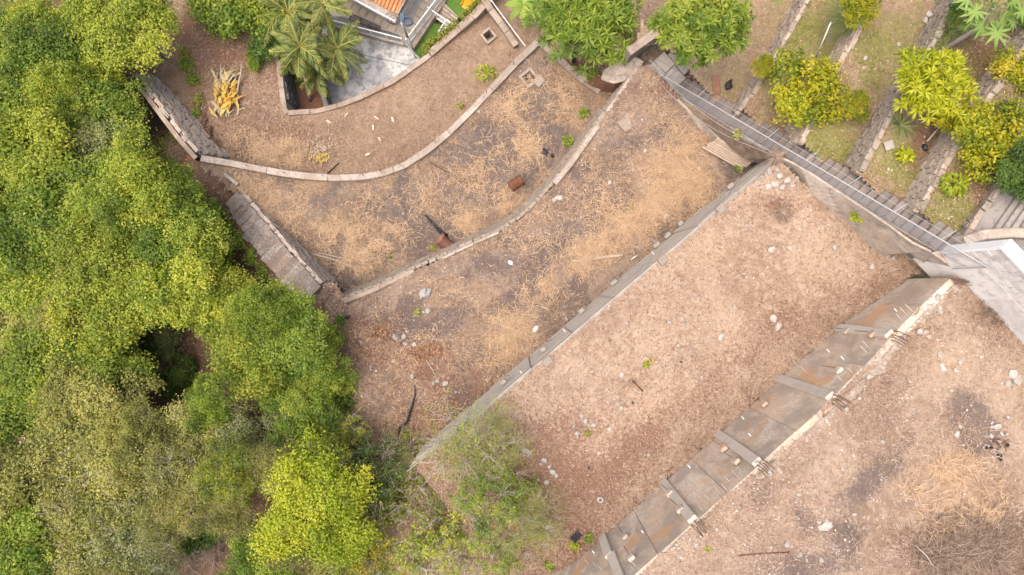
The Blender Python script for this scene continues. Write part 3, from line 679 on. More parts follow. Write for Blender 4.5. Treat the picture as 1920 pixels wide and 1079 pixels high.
# --- tall pilastered wall under the top terrace
d1 = (W1B - W1A).normalized(); n1 = Vector((-d1.y, d1.x, 0))
if n1.x > 0: n1 = -n1
L1 = (W1B - W1A).length
def w1top(s):
    x = W1A.x + d1.x * s; return Z5 - .02 - .9 * float(sstep(x, 10, 14.6))
t = empty('retaining_wall', (W1A.x, W1A.y, Z4), 'tall stained concrete retaining wall with pilasters at the lower right', 'wall')
PIL = []
for a, b in [(1010, 1118), (1122, 998), (1232, 891), (1336, 803), (1449, 697), (1560, 606)]:
    c = P(a, b, Z4); PIL.append((Vector((c.x, c.y, 0)) - W1A).dot(d1))
cuts = [0] + PIL + [L1]
for a, b in zip(cuts, cuts[1:]):
    sub = [a, (a + b) / 2, b] if b - a > 2 else [a, b]
    for u, v in zip(sub, sub[1:]):
        oo = random.uniform(0, .045); p = [W1A + d1 * (u + .006) + n1 * oo, W1A + d1 * v + n1 * oo, W1A + d1 * v - n1 * .3, W1A + d1 * (u + .006) - n1 * .3]
        zt = [w1top(u), w1top(v), w1top(v), w1top(u)]
        MB().hexa([(q.x, q.y, 12.4) for q in p], [(q.x, q.y, z) for q, z in zip(p, zt)]).build('wall_panel', M['concrete_old'], t, bevel=.012)
for i, s in enumerate(PIL):
    w = .34; zt = w1top(s) - .1; zb = 13.1
    if i == 1:      # the broken pilaster
        for (z0_, z1_, sh) in ((zb, 15.5, 0), (15.56, zt, .10)):
            c = W1A + d1 * (s + sh) + n1 * .06; MB().box((c.x, c.y, (z0_ + z1_) / 2), w, .2, z1_ - z0_, math.atan2(d1.y, d1.x)).build('pilaster', M['pilaster'], t, bevel=.02)
    else:
        c = W1A + d1 * s + n1 * .06; MB().box((c.x, c.y, (zb + zt) / 2), w, .2, zt - zb, math.atan2(d1.y, d1.x)).build('pilaster', M['pilaster'], t, bevel=.02)
    c = W1A + d1 * (s + .02) - n1 * .02
    for j in range(5):
        e = c + d1 * (-.16 + .08 * j) + n1 * random.uniform(-.1, .1); z = zt + .02
        MB().tube([(e.x, e.y, z - .2), (e.x, e.y, z + .28), (e.x - n1.x * .22 + d1.x * random.uniform(-.08, .08), e.y - n1.y * .22, z + .58 + random.uniform(-.1, .12))], .016, 5).build('rebar', M['rebar'], t)
for j in range(8):       # bundle at the wall's end
    e = W1B + n1 * random.uniform(-.2, .1) - d1 * .1; z = 17.15 + .05 * (j % 3)
    MB().tube([(e.x, e.y, z), (e.x + .55 + random.uniform(-.1, .2), e.y + random.uniform(-.22, .05), z + .12)], .014, 5).build('rebar', M['rebar'], t)
rim(t, W1A, d1, n1, L1, w1top, .18, .26, M['coping_dirty'], 5, .2, .03)
for a in np.arange(.6, L1 - .4, .55):
    c = W1A + d1 * (a + random.uniform(-.2, .2)) - n1 * random.uniform(.25, .6)
    rock_obj('rim_stone', Vector((c.x, c.y, w1top(a) + .03)) - wloc(t), random.uniform(.1, .24), 'rock', t)
g0 = W1A + n1 * .03
for a, b in [(1357, 840), (1380, 865), (1256, 925), (1275, 955), (1172, 1006), (1184, 1046), (1156, 973), (1586, 621), (1634, 627), (1572, 695), (1432, 757)]:
    c = on_plane(a, b, g0 + n1 * .1, n1); R = Matrix.Rotation(math.atan2(d1.y, d1.x), 3, 'Z') @ Matrix.Rotation(random.uniform(-.2, .2), 3, 'Y')
    ab = MB().box(c, random.uniform(.2, .3), .14, random.uniform(.25, .42), M=R).build('anchor_block', M['concrete_old'], t, bevel=.03)
    e = c + n1 * .12; MB().tube([e + Vector((0, 0, -.1)), e - d1 * .05 + Vector((0, 0, -.95))], .013, 5).build('tie_rod', M['rebar'], ab)
for a, b in [(1395, 786), (1408, 818), (1294, 877), (1207, 1000), (1115, 1038), (1555, 660), (1582, 674), (1682, 584)]:
    c = on_plane(a, b, g0, n1); MB().tube([c - n1 * .05, c + n1 * .13 + Vector((0, 0, -.03))], .026, 8).build('drain_pipe', M['pipe_white'], t)
for a, b in [(1190, 1070), (1196, 1066), (1318, 958), (1330, 938), (1350, 925), (1362, 918), (1372, 908), (1382, 893), (1390, 884), (1446, 826), (1560, 733), (1580, 716), (1600, 700), (1625, 660), (1632, 655), (1690, 600), (1700, 590), (1712, 585), (1500, 690), (1513, 700), (1290, 850), (1300, 855), (1310, 850), (1120, 1065), (1130, 1070), (1105, 1060)]:
    c = on_plane(a, b, g0, n1); q_ = c + n1 * random.uniform(.2, .38) + Vector((0, 0, random.uniform(-.1, .1)))
    MB().tube([c - n1 * .05, q_], .010, 4).build('rod', M['galv'], t)

# --- white wall at the right end of the top terrace
K = P(1886, 457, 20.2); KD = Vector((.69, -.724, 0)); KN = Vector((-.724, -.69, 0))
t = empty('boundary_wall', (K.x, K.y, 17), 'whitewashed block wall with bright white cap at the right edge', 'wall')
def kp(a, b): v = K + KD * a + KN * b; return (v.x, v.y)
for a, b in ((0.08, 2.2), (2.206, 4.4), (4.406, 6.8)):
    for z0_, z1_, oo in ((15.5, 18.6, .02), (18.606, 20.1, 0)):
        MB().prism([kp(a, .11 + oo), kp(b, .11 + oo), kp(b, -.11), kp(a, -.11)], z0_, z1_).build('wall_panel', M['whitewall'], t, bevel=.01)
for i in range(9):      # block courses stand slightly proud
    for j in range(14):
        a = .1 + j * .44 + (.22 if i % 2 else 0)
        z = 17.2 + i * .32
        MB().prism([kp(a + .01, .125), kp(a + .43, .125), kp(a + .43, .05), kp(a + .01, .05)], z + .01, z + .31).build('block', M['whitewall'], t)
MB().prism([kp(-.02, .19), kp(6.8, .19), kp(6.8, -.19), kp(-.02, -.19)], 20.1, 20.26).build('cap', M['whitepaint'], t, bevel=.02)
MB().prism([kp(-.02, .16), kp(.078, .16), kp(.078, -.16), kp(-.02, -.16)], 17.3, 20.098).build('end_strip', M['whitepaint'], t)

# --- rough plastered wall between upper terrace and the stair
bpts = [(1447, 303, 13.5), (1482, 318, 13.5), (1519, 366, 13.5), (1557, 400, 13.5), (1597, 429, 13.55), (1643, 455, 13.8), (1682, 477, 14.1), (1726, 508, 14.5)]
tpts = [(1456, 293, 14.0), (1487, 308, 14.2), (1522, 328, 14.5), (1555, 350, 14.9), (1614, 389, 15.7), (1660, 420, 16.3), (1709, 456, 17.0), (1745, 474, 17.45)]
def rough_face(parent, name, B_, T_, mat, amp=.05, nu=60, nv=8, seed=0):
    B_ = [P(*p) for p in B_]; T_ = [P(*p) for p in T_]
    rb, rt = resample(B_, .01), resample(T_, .01); V = []
    for i in range(nu + 1):
        b = rb[round(i / nu * (len(rb) - 1))]; q_ = rt[round(i / nu * (len(rt) - 1))]
        for j in range(nv + 1):
            p = b.lerp(q_, j / nv); k = amp * (float(fbm(p.x + p.z, p.y - p.z, 1.6, seed, 4)) - .5) * 2 * (1 if 0 < j < nv else .4)
            V.append((p.x - k * .7, p.y - k * .7, p.z + k * .3))
        V.append((q_.x + .05, q_.y + .06, q_.z - .02)); V.append((q_.x + .05, q_.y + .06, b.z - 1.5))
    w = nv + 3; fs = [(i * w + j, (i + 1) * w + j, (i + 1) * w + j + 1, i * w + j + 1) for i in range(nu) for j in range(w - 1)]
    m = MB(); m.add(V, fs); return m.build(name, mat, parent, smooth=False)
t = empty('plastered_wall', P(1600, 420, 13.6), 'rough beige plastered slope wall between the upper terrace and the long stair', 'wall')
rough_face(t, 'plaster_face', bpts, tpts, M['plaster'], .09)
vs = [P(1712, 509, 14.3), P(1795, 509, 17.05), P(1842, 522, 17.1), P(1772, 468, 17.35), P(1745, 474, 17.45), P(1726, 507, 14.5)]
MB().add(vs, [(0, 1, 4, 5), (1, 2, 3, 4)]).build('end_face', M['plaster'], t)
t = empty('plastered_wall', P(1300, 240, 9.5), 'low crumbling plaster edge along the right of the middle terrace', 'wall')
rough_face(t, 'plaster_face', [(1193, 140, 9.0), (1245, 190, 9.2), (1290, 234, 9.4), (1330, 268, 9.6), (1360, 290, 9.8)], [(1218, 138, 9.7), (1262, 180, 10.0), (1305, 222, 10.3), (1348, 260, 10.6), (1385, 285, 10.8)], M['plaster'], .10, 50, 6, 4)
for j in range(7):       # long boards laid on the slope at its end
    f = j / 6; a, b = P(1318 + 26 * f, 276 - 16 * f, 10.2 + .45 * f), P(1392 + 24 * f, 318 - 16 * f, 10.3 + .45 * f); c = (a + b) / 2; dd = b - a
    Rm = dd.to_track_quat('X', 'Z').to_matrix()
    MB().box(c, dd.length * random.uniform(.92, 1.02), .10, .05, M=Rm).build('board', M['boards'], t)
# banks of earth beside the stair
def bank(name, B_, T_, mat, paint, nu=70, nv=8):
    B_ = [Vector(p) for p in B_]; T_ = [Vector(p) for p in T_]; rb, rt = resample(B_, .01), resample(T_, .01); V = []
    for i in range(nu + 1):
        b = rb[round(i / nu * (len(rb) - 1))]; q_ = rt[round(i / nu * (len(rt) - 1))]
        for j in range(nv + 1):
            p = b.lerp(q_, j / nv); V.append((p.x, p.y, p.z + .14 * (float(fbm(p.x, p.y, 2.2, 3)) - .5) + random.uniform(-.02, .02)))
    Q = np.array([(i * (nv + 1) + j, (i + 1) * (nv + 1) + j, (i + 1) * (nv + 1) + j + 1, i * (nv + 1) + j + 1) for i in range(nu) for j in range(nv)])
    V = np.array(V); tag(link(name, fast_mesh(name, V, Q, {'paint': paint(V[:, 0], V[:, 1])}, True), mat), kind='structure')
def sp(s, off, dz=0):
    p = ST0 + SDIR * (s * SLEN) + SNOR * off; return Vector((p.x, p.y, ST0.z + (ST1.z - ST0.z) * s + dz))
bank('stair_bank_lower', [P(1185, 118, 9.0), P(1225, 142, 9.7), P(1262, 180, 9.95), P(1305, 222, 10.25), P(1348, 260, 10.5), P(1400, 300, 11.2)],
     [sp(-.30, .5, 1.0), sp(-.12, .5, .6), sp(0, .5, .0), sp(.15, .5, -.05), sp(.30, .5, -.05), sp(.47, .5, -.05)], M['soil3'], blob_paint([], (.1, .25, .12, .1), (.3, .3, .2, .2), 1.5))
bank('stair_bank_upper', [P(1458, 294, 13.9)] + [P(a, b, z - .06) for a, b, z in tpts[1:]], [sp(.45, .5, .2)] + [sp(.47 + .52 * k / 6, .5, .02) for k in range(7)], M['soil3'], blob_paint([], (.1, .1, .2, .1), (.3, .2, .3, .2), 1.5))
# ------------------------------------------------------------------ long stair with fence
t = empty('long_stair', ST0, 'long straight flight of narrow brown steps climbing the right side behind the wire fence', 'stairs')
NS = 38; ang = math.atan2(SDIR.y, SDIR.x)
for k in range(NS):
    z = ST0.z + (ST1.z - ST0.z) * (k + 1) / NS - .02 + random.uniform(-.012, .012); s0, s1 = k / NS, (k + 1) / NS
    wl_, wr_ = .44, -.46 + random.uniform(-.05, .03)
    p = [sp(s0, wl_), sp(s1 + .004, wl_ + random.uniform(-.02, .02)), sp(s1 + .004, wr_), sp(s0, wr_ + random.uniform(-.02, .02))]
    MB().prism([(v.x, v.y) for v in p], z - 2.0, z).build('step', M['step'], t, bevel=.02)
for k in range(19):      # crusted white kerb on the terrace side
    a, b = sp(k / 19 + .002, 0), sp((k + 1) / 19 - .001, 0); w = random.uniform(.05, .10)
    p = [sp(k / 19 + .002, .45), sp((k + 1) / 19 - .001, .45), sp((k + 1) / 19 - .001, .45 + w), sp(k / 19 + .002, .45 + w)]
    MB().hexa([v + Vector((0, 0, -.7)) for v in p], [v + Vector((0, 0, .10 + random.uniform(-.03, .03))) for v in p]).build('kerb', M['coping'] if 2 < k < 9 else M['coping_dirty'], t, bevel=.015)
lb = [sp(-.13, .55), sp(-.13, -.35), sp(-.002, -.5), sp(-.002, .5)]
t = empty('stair_landing', sp(-.06, 0), 'cracked grey concrete landing slabs at the foot of the long stair', 'landing')
for a, b, c_, d_, dz in ((-.15, .55, -.075, .1, 0), (-.073, .55, -.003, .1, .05), (-.15, .09, -.08, -.5, .02), (-.078, .09, -.003, -.45, -.03), (-.13, -.52, -.075, -1.0, .06), (-.07, -.49, -.02, -.85, -.04)):
    p = [sp(a, b), sp(c_, b), sp(c_, d_), sp(a, d_)]; z = ST0.z + dz + random.uniform(-.02, .02)
    q_ = [Vector((v.x, v.y, z + random.uniform(-.04, .04))) for v in p]
    MB().hexa([v + Vector((0, 0, -.3)) for v in q_], q_).build('slab', M['pave'] if dz > 0 else M['rock_grey'], t, bevel=.015)

t = empty('wire_fence', sp(.4, .5), 'galvanised pipe and chain-link fence along the long stair', 'fence')
fl = lambda s, h=0: sp(s, .50) + Vector((0, 0, h))
FS0, FS1, FH = -.20, 1.05, 1.2
MB().tube([fl(FS0 + (FS1 - FS0) * k / 14, FH + random.uniform(-.015, .015)) for k in range(15)], .023, 8).build('top_rail', M['galv'], t, smooth=True)
MB().tube([fl(FS0 + (FS1 - FS0) * k / 14, .12) for k in range(15)], .016, 6).build('bottom_rail', M['wire'], t)
posts = [FS0, -.06, .09, .24, .38, .52, .66, .80, .93, FS1]
for s in posts:
    pp = MB().tube([fl(s, -.5), fl(s, FH + .03)], .022, 8).build('post', M['galv'], t)
    MB().tube([fl(s, FH), fl(s, FH + .35) - SNOR * .38], .012, 6).build('arm', M['galv'], pp)
m = MB(); Lf = (FS1 - FS0) * SLEN; cell = .075; nW = int(Lf / cell)
for k in range(nW):
    for sg in (-1, 1):
        a = FS0 + (FS1 - FS0) * k / nW; b = a + sg * (FH - .15) / SLEN
        if not FS0 <= b <= FS1: continue
        m.tube([fl(a, .13), fl(b, FH)], .0042, 3, cap=False)
tag(m.build('wire_mesh', M['wire'], t), kind='stuff')
for h, o_ in ((FH + .35, .38), (FH + .18, .2)):
    MB().tube([fl(FS0 + (FS1 - FS0) * k / 24, h - .03 * (k % 3 == 1)) - SNOR * o_ for k in range(25)], .008, 4).build('strand_wire', M['rust'] if o_ > .3 else M['wire'], t)
for n_, (p, q_) in enumerate([((1218, 112, 10.4), (1449, 286, 13.4)), ((1232, 150, 10.2), (1447, 290, 13.2))]):
    a, b = P(*p), P(*q_); pts = [a.lerp(b, k / 10) + Vector((0, 0, -.55 * math.sin(math.pi * k / 10))) + SNOR * (.25 * math.sin(math.pi * k / 10)) for k in range(11)]
    tag(MB().tube(pts, .011, 5).build('loose_wire', M['wire']), ['sagging loose wire strung below the stair fence, upper one', 'sagging loose wire nearest the plaster edge, lower one'][n_], 'wire')

# ------------------------------------------------------------------ neighbouring garden terraces
G = [10.9, 12.3, 14.1, 15.6, 16.9, 17.4]
GW = [  # foot line, top line (photo positions at their own levels)
    ([(1505, -25), (1439, 103), (1376, 203)], [(1529, -25), (1460, 98), (1412, 178), (1386, 208)]),
    ([(1632, -25), (1571, 80), (1520, 172), (1466, 257)], [(1656, -25), (1592, 92), (1550, 165), (1506, 265)]),
    ([(1784, -25), (1700, 115), (1646, 204), (1584, 308)], [(1804, -25), (1752, 78), (1668, 222), (1617, 320)]),
    ([(1960, -20), (1896, 75), (1824, 172), (1738, 295), (1689, 380)], [(1992, -20), (1927, 85), (1850, 195), (1775, 307), (1728, 394)]),
    ([(2010, 150), (1930, 252), (1856, 356), (1795, 444)], [(2028, 150), (1946, 256), (1868, 362), (1807, 450)])]
glab = ['low stone garden wall leading up from the stair foot past the orange-tipped tree', 'crumbling stone garden wall under the white leaning pole', 'long stone garden wall under the bright yellow-green mango tree', 'stone garden wall climbing to the right edge behind the yellow citrus', 'short stone garden wall edging the concrete steps']
gp = lambda i: [xy(a, b, G[i]) for a, b in GW[i][0]]
def stair_edge(s): v = sp(s, -.2); return (v.x, v.y)
tops = [[xy(a, b, G[i + 1]) for a, b in GW[i][1]] for i in range(5)]
se = [.235, .49, .705, .865, 1.0]
bounds = [E([(1195, 88), (1232, 60), (1300, -25)], 10.9)[::-1]] + tops
for i in range(5):
    lft = bounds[i]; rgt = tops[i]          # runs under the next wall up to its top line
    poly = lft[::-1] + rgt if True else None
    poly = [(lft[0][0] - .3, lft[0][1] + 4)] + list(lft) + [stair_edge(se[i - 1] - .04 if i else -.3), stair_edge(se[i] + .07)] + list(rgt[::-1]) + [(rgt[0][0] + .3, rgt[0][1] + 4)]
    zf = lambda x, y, i=i: G[i] + .22 * (fbm(x, y, .5, 50 + i) - .5) + .10 * (fbm(x, y, 2, 60) - .5)
    sp_ = [[(1, 1330, 200, 10.9, 2, 1, .3, 0)], [(2, 1500, 80, 12.3, 1.4, 1.8, .6, 0), (2, 1560, 70, 12.3, 1, 1, .3, 0), (3, 1440, 230, 12.3, .9, .6, .4, 0)],
           [(2, 1560, 270, 14.1, 1.0, 1.3, .6, 0), (2, 1650, 130, 14.1, 1.4, 1.8, .55, 0), (2, 1530, 250, 14.1, .8, .8, .6, 0)],
           [(2, 1680, 290, 15.6, .9, 1.2, .65, 0), (3, 1745, 280, 15.6, .7, .9, .9, 0), (2, 1800, 130, 15.6, 1, 1, .5, 0), (3, 1840, 110, 15.6, 1.3, 1, .6, 0)],
           [(2, 1780, 390, 16.9, .8, 1.0, .7, 0), (3, 1850, 300, 16.9, 1.4, 1.0, .5, 0)]][i]
    region('garden_ground', poly, zf, .14, M['soilg'], blob_paint(sp_, (0, .03, .05, .02), (0, .2, .38, .3), .6, 6 + i))
    t = empty('stone_wall', P(*GW[i][0][1], G[i]), glab[i], 'wall', 'stone walls of the terraced garden')
    ft = [P(a, b, G[i] - .15) for a, b in GW[i][0]]; tp = [P(a, b, G[i + 1] + .06) for a, b in GW[i][1]]
    stone_strip(t, 'stone_facing', ft, tp, .34, .17, M['stone_tan'], depth=.2)
    lin = [Vector(p) for p in tp]; rs = resample(lin, .42)
    for a, b in zip(rs, rs[1:]):
        c = (a + b) / 2; dd = b - a
        if random.random() < .35: continue
        MB().box(c + Vector((0, 0, random.uniform(-.05, .02))), dd.length * random.uniform(.8, .98), random.uniform(.12, .24), .16, M=dd.to_track_quat('X', 'Z').to_matrix() @ Matrix.Rotation(random.uniform(-.1, .1), 3, 'Z')).build('cap_stone', M['stone_tan'], t, bevel=.03)
region('stair_foot_ground', E([(1165, 60), (1250, 60), (1345, 130), (1335, 205), (1240, 190), (1190, 150)], 9.2), lambda x, y: 9.25 + .25 * (fbm(x, y, 1.2, 70) - .5), .12, M['soil3'], blob_paint([], (.1, .1, .1, .1), (.3, .3, .2, .3), 1.2))
# edge wall of the garden over the gully
ln = E([(1116, 143), (1175, 106), (1232, 65), (1300, 15), (1340, -15)], 10.4)
t = empty('garden_edge_wall', (*ln[1], 4), 'narrow concrete ledge wall beside the gully where the wire fence starts', 'wall')
strip_wall(t, 'wall_body', ln[1:], 3.0, 10.85, .13, M['mortar']); strip_wall(t, 'ledge', ln[1:], 10.85, 10.98, .17, M['coping_dirty'])
t = empty('broken_plaster_ledge', P(1160, 135, 9.3), 'broken pale plaster ledge at the corner between gully and middle terrace', 'ledge')
rough_face(t, 'plaster_face', [(1128, 150, 8.4), (1150, 158, 8.6), (1180, 150, 8.9), (1200, 140, 9.1)], [(1128, 135, 9.2), (1155, 118, 9.4), (1185, 105, 9.8), (1205, 118, 9.9)], M['plaster'], .14, 24, 8, 8)
rough_face(t, 'clay_face', [(1095, 158, 6.4), (1125, 168, 6.6), (1150, 172, 6.8), (1165, 162, 7.2)], [(1118, 143, 8.5), (1136, 149, 8.6), (1158, 152, 8.7), (1180, 146, 8.8)], M['redclay'], .16, 20, 8, 9)
# concrete terrace and steps beyond the stair head
cp = E([(1807, 450), (1868, 362), (1946, 256), (2060, 120), (2120, 430), (1960, 560), (1900, 470)], 17.35)
m = MB(); m.prism(cp, 15.5, 17.38); tag(m.build('concrete_terrace', M['ribbed']), kind='structure')
t = empty('concrete_steps', P(1880, 390, 17.4), 'pale concrete steps at the right edge below the dark green tree', 'stairs')
for j in range(8):
    a0, a1 = P(1856 + 13 * j, 436 - 3 * j, 17.4), P(1905 + 13 * j, 366 - 3 * j, 17.4)
    b1, b0 = P(1920 + 13 * j + 60, 366 - 3 * j, 17.4), P(1871 + 13 * j + 60, 436 - 3 * j, 17.4)
    MB().prism([(v.x, v.y) for v in (a0, a1, b1, b0)][::-1], 17.2, 17.5 + .13 * j).build('step', M['ribbed'], t, bevel=.015)
ln = E([(1812, 452), (1850, 440), (1900, 436), (1980, 440)], 17.9)
t = empty('low_plaster_wall', (*ln[1], 17.3), 'smooth low plaster wall beside the whitewashed wall end', 'wall')
strip_wall(t, 'wall_body', ln, 16.8, 17.85, .16, M['plaster'], bevel=.03)

# ------------------------------------------------------------------ house, court and yard below
m = MB(); m.prism(E([(430, -160), (430, 110), (520, 250), (720, 250), (960, 60), (1010, -160)], .2), -1.5, .2); tag(m.build('yard_ground', M['soil1']), kind='structure')
m = MB(); m.prism(E([(592, 118), (610, 205), (705, 188), (800, 118), (776, 92), (762, 86), (612, 47), (585, 45)], .5), -.2, .5); court = tag(m.build('court_pavement', M['slab']), kind='structure')
m = MB(); m.prism(E([(528, 90), (556, 215), (612, 215), (600, 163), (584, 110)], 1.9), -.1, 1.9)
bed = tag(m.build('palm_bed_ground', M['soilf']), kind='structure')
m = MB(); m.prism(E([(560, -90), (575, 34), (612, 45), (758, 84), (768, 88), (842, -15), (880, -90)], .9), -.1, .9); yard = tag(m.build('yard_pavement', M['pave']), kind='structure')
m = MB(); m.prism(E([(602, 33), (640, 31), (705, 52), (748, 66), (757, 77), (610, 41)], .9), .8, .915); m.build('drain_channel', M['darkconc'], yard)
pav = [(654, 9), (668, 16), (681, 23.5), (695, 32), (709, 38), (722.5, 45), (736, 53), (646, 23), (634, 15), (640, -2), (800, -2), (793, 11.5), (787, 25), (780, 39), (773, 51), (762, 65)]
m = MB().box((0, 0, 0), .37, .37, .05); pm = bpy.data.meshes.new('paver'); pm.from_pydata(m.v, [], m.f); pm.materials.append(M['paver'])
for a, b in pav:
    c = P(a, b, .93); o = bpy.data.objects.new('paver', pm); COL.objects.link(o); o.parent = yard; o.location = (c.x, c.y, .93); o.rotation_euler = (0, 0, math.radians(-30 + random.uniform(-3, 3)))
a, b = P(656, 30, .95), P(712, 56, .95); gd = (b - a); ga = math.atan2(gd.y, gd.x); gn = Vector((-gd.y, gd.x, 0)).normalized()
t = empty('drain_grate', a, 'long dark slatted drain grate in the yard pavement', 'grate')
for k in range(5):
    c = (a + b) / 2 + gn * (-.16 + .08 * k); MB().box((c.x, c.y, .95), gd.length, .035, .04, ga).build('slat', M['black'], t)
for k in range(4):
    c = a.lerp(b, .03 + .313 * k); MB().box((c.x, c.y, .935), .04, .4, .03, ga).build('cross_bar', M['darkconc'], t)

def railing(name, label, p, q_, z, h, nb, diag=False):
    a, b = P(*p, z), P(*q_, z); d = (b - a); rz = math.atan2(d.y, d.x); t = empty(name, a, label, 'railing')
    up = Vector((0, 0, 1)); c = (a + b) / 2
    MB().box(c + up * .06, d.length, .18, .12, rz).build('kerb', M['coping'], t)
    MB().tube([a + up * h, b + up * h], .035, 8).build('top_rail', M['whitepaint'], t); MB().tube([a + up * .2, b + up * .2], .03, 8).build('bottom_rail', M['whitepaint'], t)
    for k in range(6):
        e = a.lerp(b, k / 5); MB().box(e + up * (h / 2), .06, .06, h, rz).build('post', M['whitepaint'], t)
    m = MB()
    for k in range(nb):
        e = a.lerp(b, (k + .5) / nb)
        if diag:
            for sg in (-1, 1): m.tube([e + up * .2 - d.normalized() * .2 * sg, e + up * h + d.normalized() * .2 * sg], .012, 4)
        else: m.tube([e + up * .2, e + up * h], .012, 4)
    m.build('lattice', M['galv'] if diag else M['whitepaint'], t)
railing('railing', 'white railing with lattice along the top of the grey court', (614, 47), (757, 84), .9, 1.0, 48, True)
railing('railing', 'white barred railing between house yard and green lawn', (766, 86), (840, -12), .9, 1.0, 60)
ln = E([(772, 92), (806, 40), (842, -10)], .9)
t = empty('kerb_wall', (*ln[0], .5), 'pale kerb wall along the lawn edge below the barred railing', 'wall'); strip_wall(t, 'wall_body', ln, 0, 1.0, .12, M['coping'])
m = MB(); m.prism(E([(773, 95), (806, 40), (846, 55), (872, 40), (800, 120)], .55), 0, .55); tag(m.build('lawn_lower', M['turf']), kind='structure')
m = MB(); m.prism(E([(836, 9), (856, -40), (930, -40), (872, 40), (862, 34)], .95), 0, .95); tag(m.build('lawn_upper', M['turf']), kind='structure')
t = empty('garden_steps', P(835, 32, .6), 'broad white concrete steps between the two green lawns', 'stairs')
A, B, C, D_ = P(806, 25, .6), P(846, 53, .6), P(863, 33, .6), P(832, 9, .6)
for k in range(5):
    f0_, f1_ = k / 5 + .004, (k + 1) / 5; p = [A.lerp(D_, f0_), B.lerp(C, f0_), B.lerp(C, f1_), A.lerp(D_, f1_)]
    MB().prism([(v.x, v.y) for v in p], .1, .58 + .09 * k).build('step', M['coping'], t, bevel=.01)
t = empty('white_gate', P(835, 55, .6), 'small white metal gate frame with mesh at the lawn steps', 'gate')
up = Vector((0, 0, 1))
for (p, q_) in (((805, 26), (846, 55)), ((826, 70), (840, 48)), ((840, 48), (851, 57))):
    a, b = P(*p, .6), P(*q_, .6); fr = MB()
    for z in (.1, .95): fr.tube([a + up * z, b + up * z], .03, 6)
    for e in (a, b): fr.tube([e, e + up * .98], .03, 6)
    pn = fr.build('gate_leaf', M['whitepaint'], t); m = MB()
    for k in range(1, 6): m.tube([a.lerp(b, k / 6) + up * .1, a.lerp(b, k / 6) + up * .95], .008, 4)
    for k in range(1, 4): m.tube([a + up * (.1 + .21 * k), b + up * (.1 + .21 * k)], .008, 4)
    m.build('mesh_bars', M['whitepaint'], pn)
# yellow slide
a, b = P(894, -8, 1.0), P(872, 20, 1.0); d = (b - a); dn = Vector((-d.y, d.x, 0)).normalized()
t = empty('slide', a, 'yellow plastic playground slide on the upper lawn', 'slide')
m = MB(); pr = [(0, 1.5), (.15, 1.45), (.4, 1.0), (.7, .45), (.9, .2), (1, .18)]; vs = []
for f, h in pr:
    c = a.lerp(b, f); vs += [c - dn * .28 + up * (h + .18), c - dn * .24 + up * h, c + dn * .24 + up * h, c + dn * .28 + up * (h + .18)]
m.add(vs, [(4 * i + j, 4 * i + 4 + j, 4 * i + 5 + j, 4 * i + 1 + j) for i in range(5) for j in range(3)]); o = m.build('chute', M['yellow'], t)
so = o.modifiers.new('thick', 'SOLIDIFY'); so.thickness = .04
for sg in (-1, 1):
    e = a + dn * .3 * sg; MB().tube([e - d.normalized() * .5, e + up * 1.5], .03, 6).build('leg', M['rust'], t)
for k in range(3): MB().tube([a - dn * .3 - d.normalized() * (.38 - .13 * k) + up * (.35 + .38 * k), a + dn * .3 - d.normalized() * (.38 - .13 * k) + up * (.35 + .38 * k)], .02, 6).build('rung', M['rust'], t)

# house corner with tiled roof
c0 = P(747, 24, 3.5); e1 = (P(700, -1, 3.5) - c0).normalized(); e2 = Vector((e1.y, -e1.x, 0)); e2 = e2 if e2.y > 0 else -e2
t = empty('house', (c0 + e1 * 3 + e2 * 3).xy.to_3d() + Vector((0, 0, .9)), 'house corner with orange barrel-tile roof and grey gutter ledge at the top edge', 'house')
hp = lambda a, b, z: Vector((c0.x + e1.x * a + e2.x * b, c0.y + e1.y * a + e2.y * b, z))
def hslab(a0, a1, b0, b1, z0, z1): return MB().prism([tuple(hp(*q_, 0).xy) for q_ in ((a0, b0), (a0, b1), (a1, b1), (a1, b0))], z0, z1)
hslab(.35, 8, .2, 7, .8, 3.2).build('wall', M['whitewall'], t)
hslab(-.05, 8.2, -.42, 7, 3.2, 3.36).build('ledge', M['coping'], t, bevel=.01)
hslab(-.05, 8.2, -.50, -.44, 3.18, 3.44).build('gutter', M['whitepaint'], t)
rf = MB(); p = [hp(.0, -.05, 3.42), hp(8, -.05, 3.42), hp(8, 6, 5.2), hp(.0, 6, 5.2)]; rf.hexa([v - up * .1 for v in p], p); roof = rf.build('roof', M['terracotta'], t)
rd = Vector((0, 6.05, 1.78)).normalized()
tm = MB(); n = 6; vs = []
for yy, rr in ((0, .098), (.46, .082)):
    for k in range(n + 1):
        a = math.pi * k / n; vs.append((rr * math.cos(a), yy, rr * math.sin(a)))
tm.add(vs, [(k, k + 1, n + 2 + k, n + 1 + k) for k in range(n)]); tme = bpy.data.meshes.new('roof_tile'); tme.from_pydata(tm.v, [], tm.f); tme.materials.append(M['terracotta'])
tx = -e1; tl = (e2 * rd.y + up * rd.z).normalized(); tz = tx.cross(tl).normalized(); tz = tz if tz.z > 0 else -tz
Rt = Matrix((tx, tl, tz)).transposed()
for i in range(11):
    for j in range(5):
        w = hp(.1 + .21 * i, -.08 + .40 * j * rd.y, 3.43 + .40 * j * rd.z + .012 * (j % 2))
        o = bpy.data.objects.new('roof_tile', tme); COL.objects.link(o); o.parent = roof; o.location = w - wloc(roof); o.rotation_euler = Rt.to_euler()
hslab(-.07, .02, -.1, 6, 3.37, 3.62).build('verge', M['coping'], t)
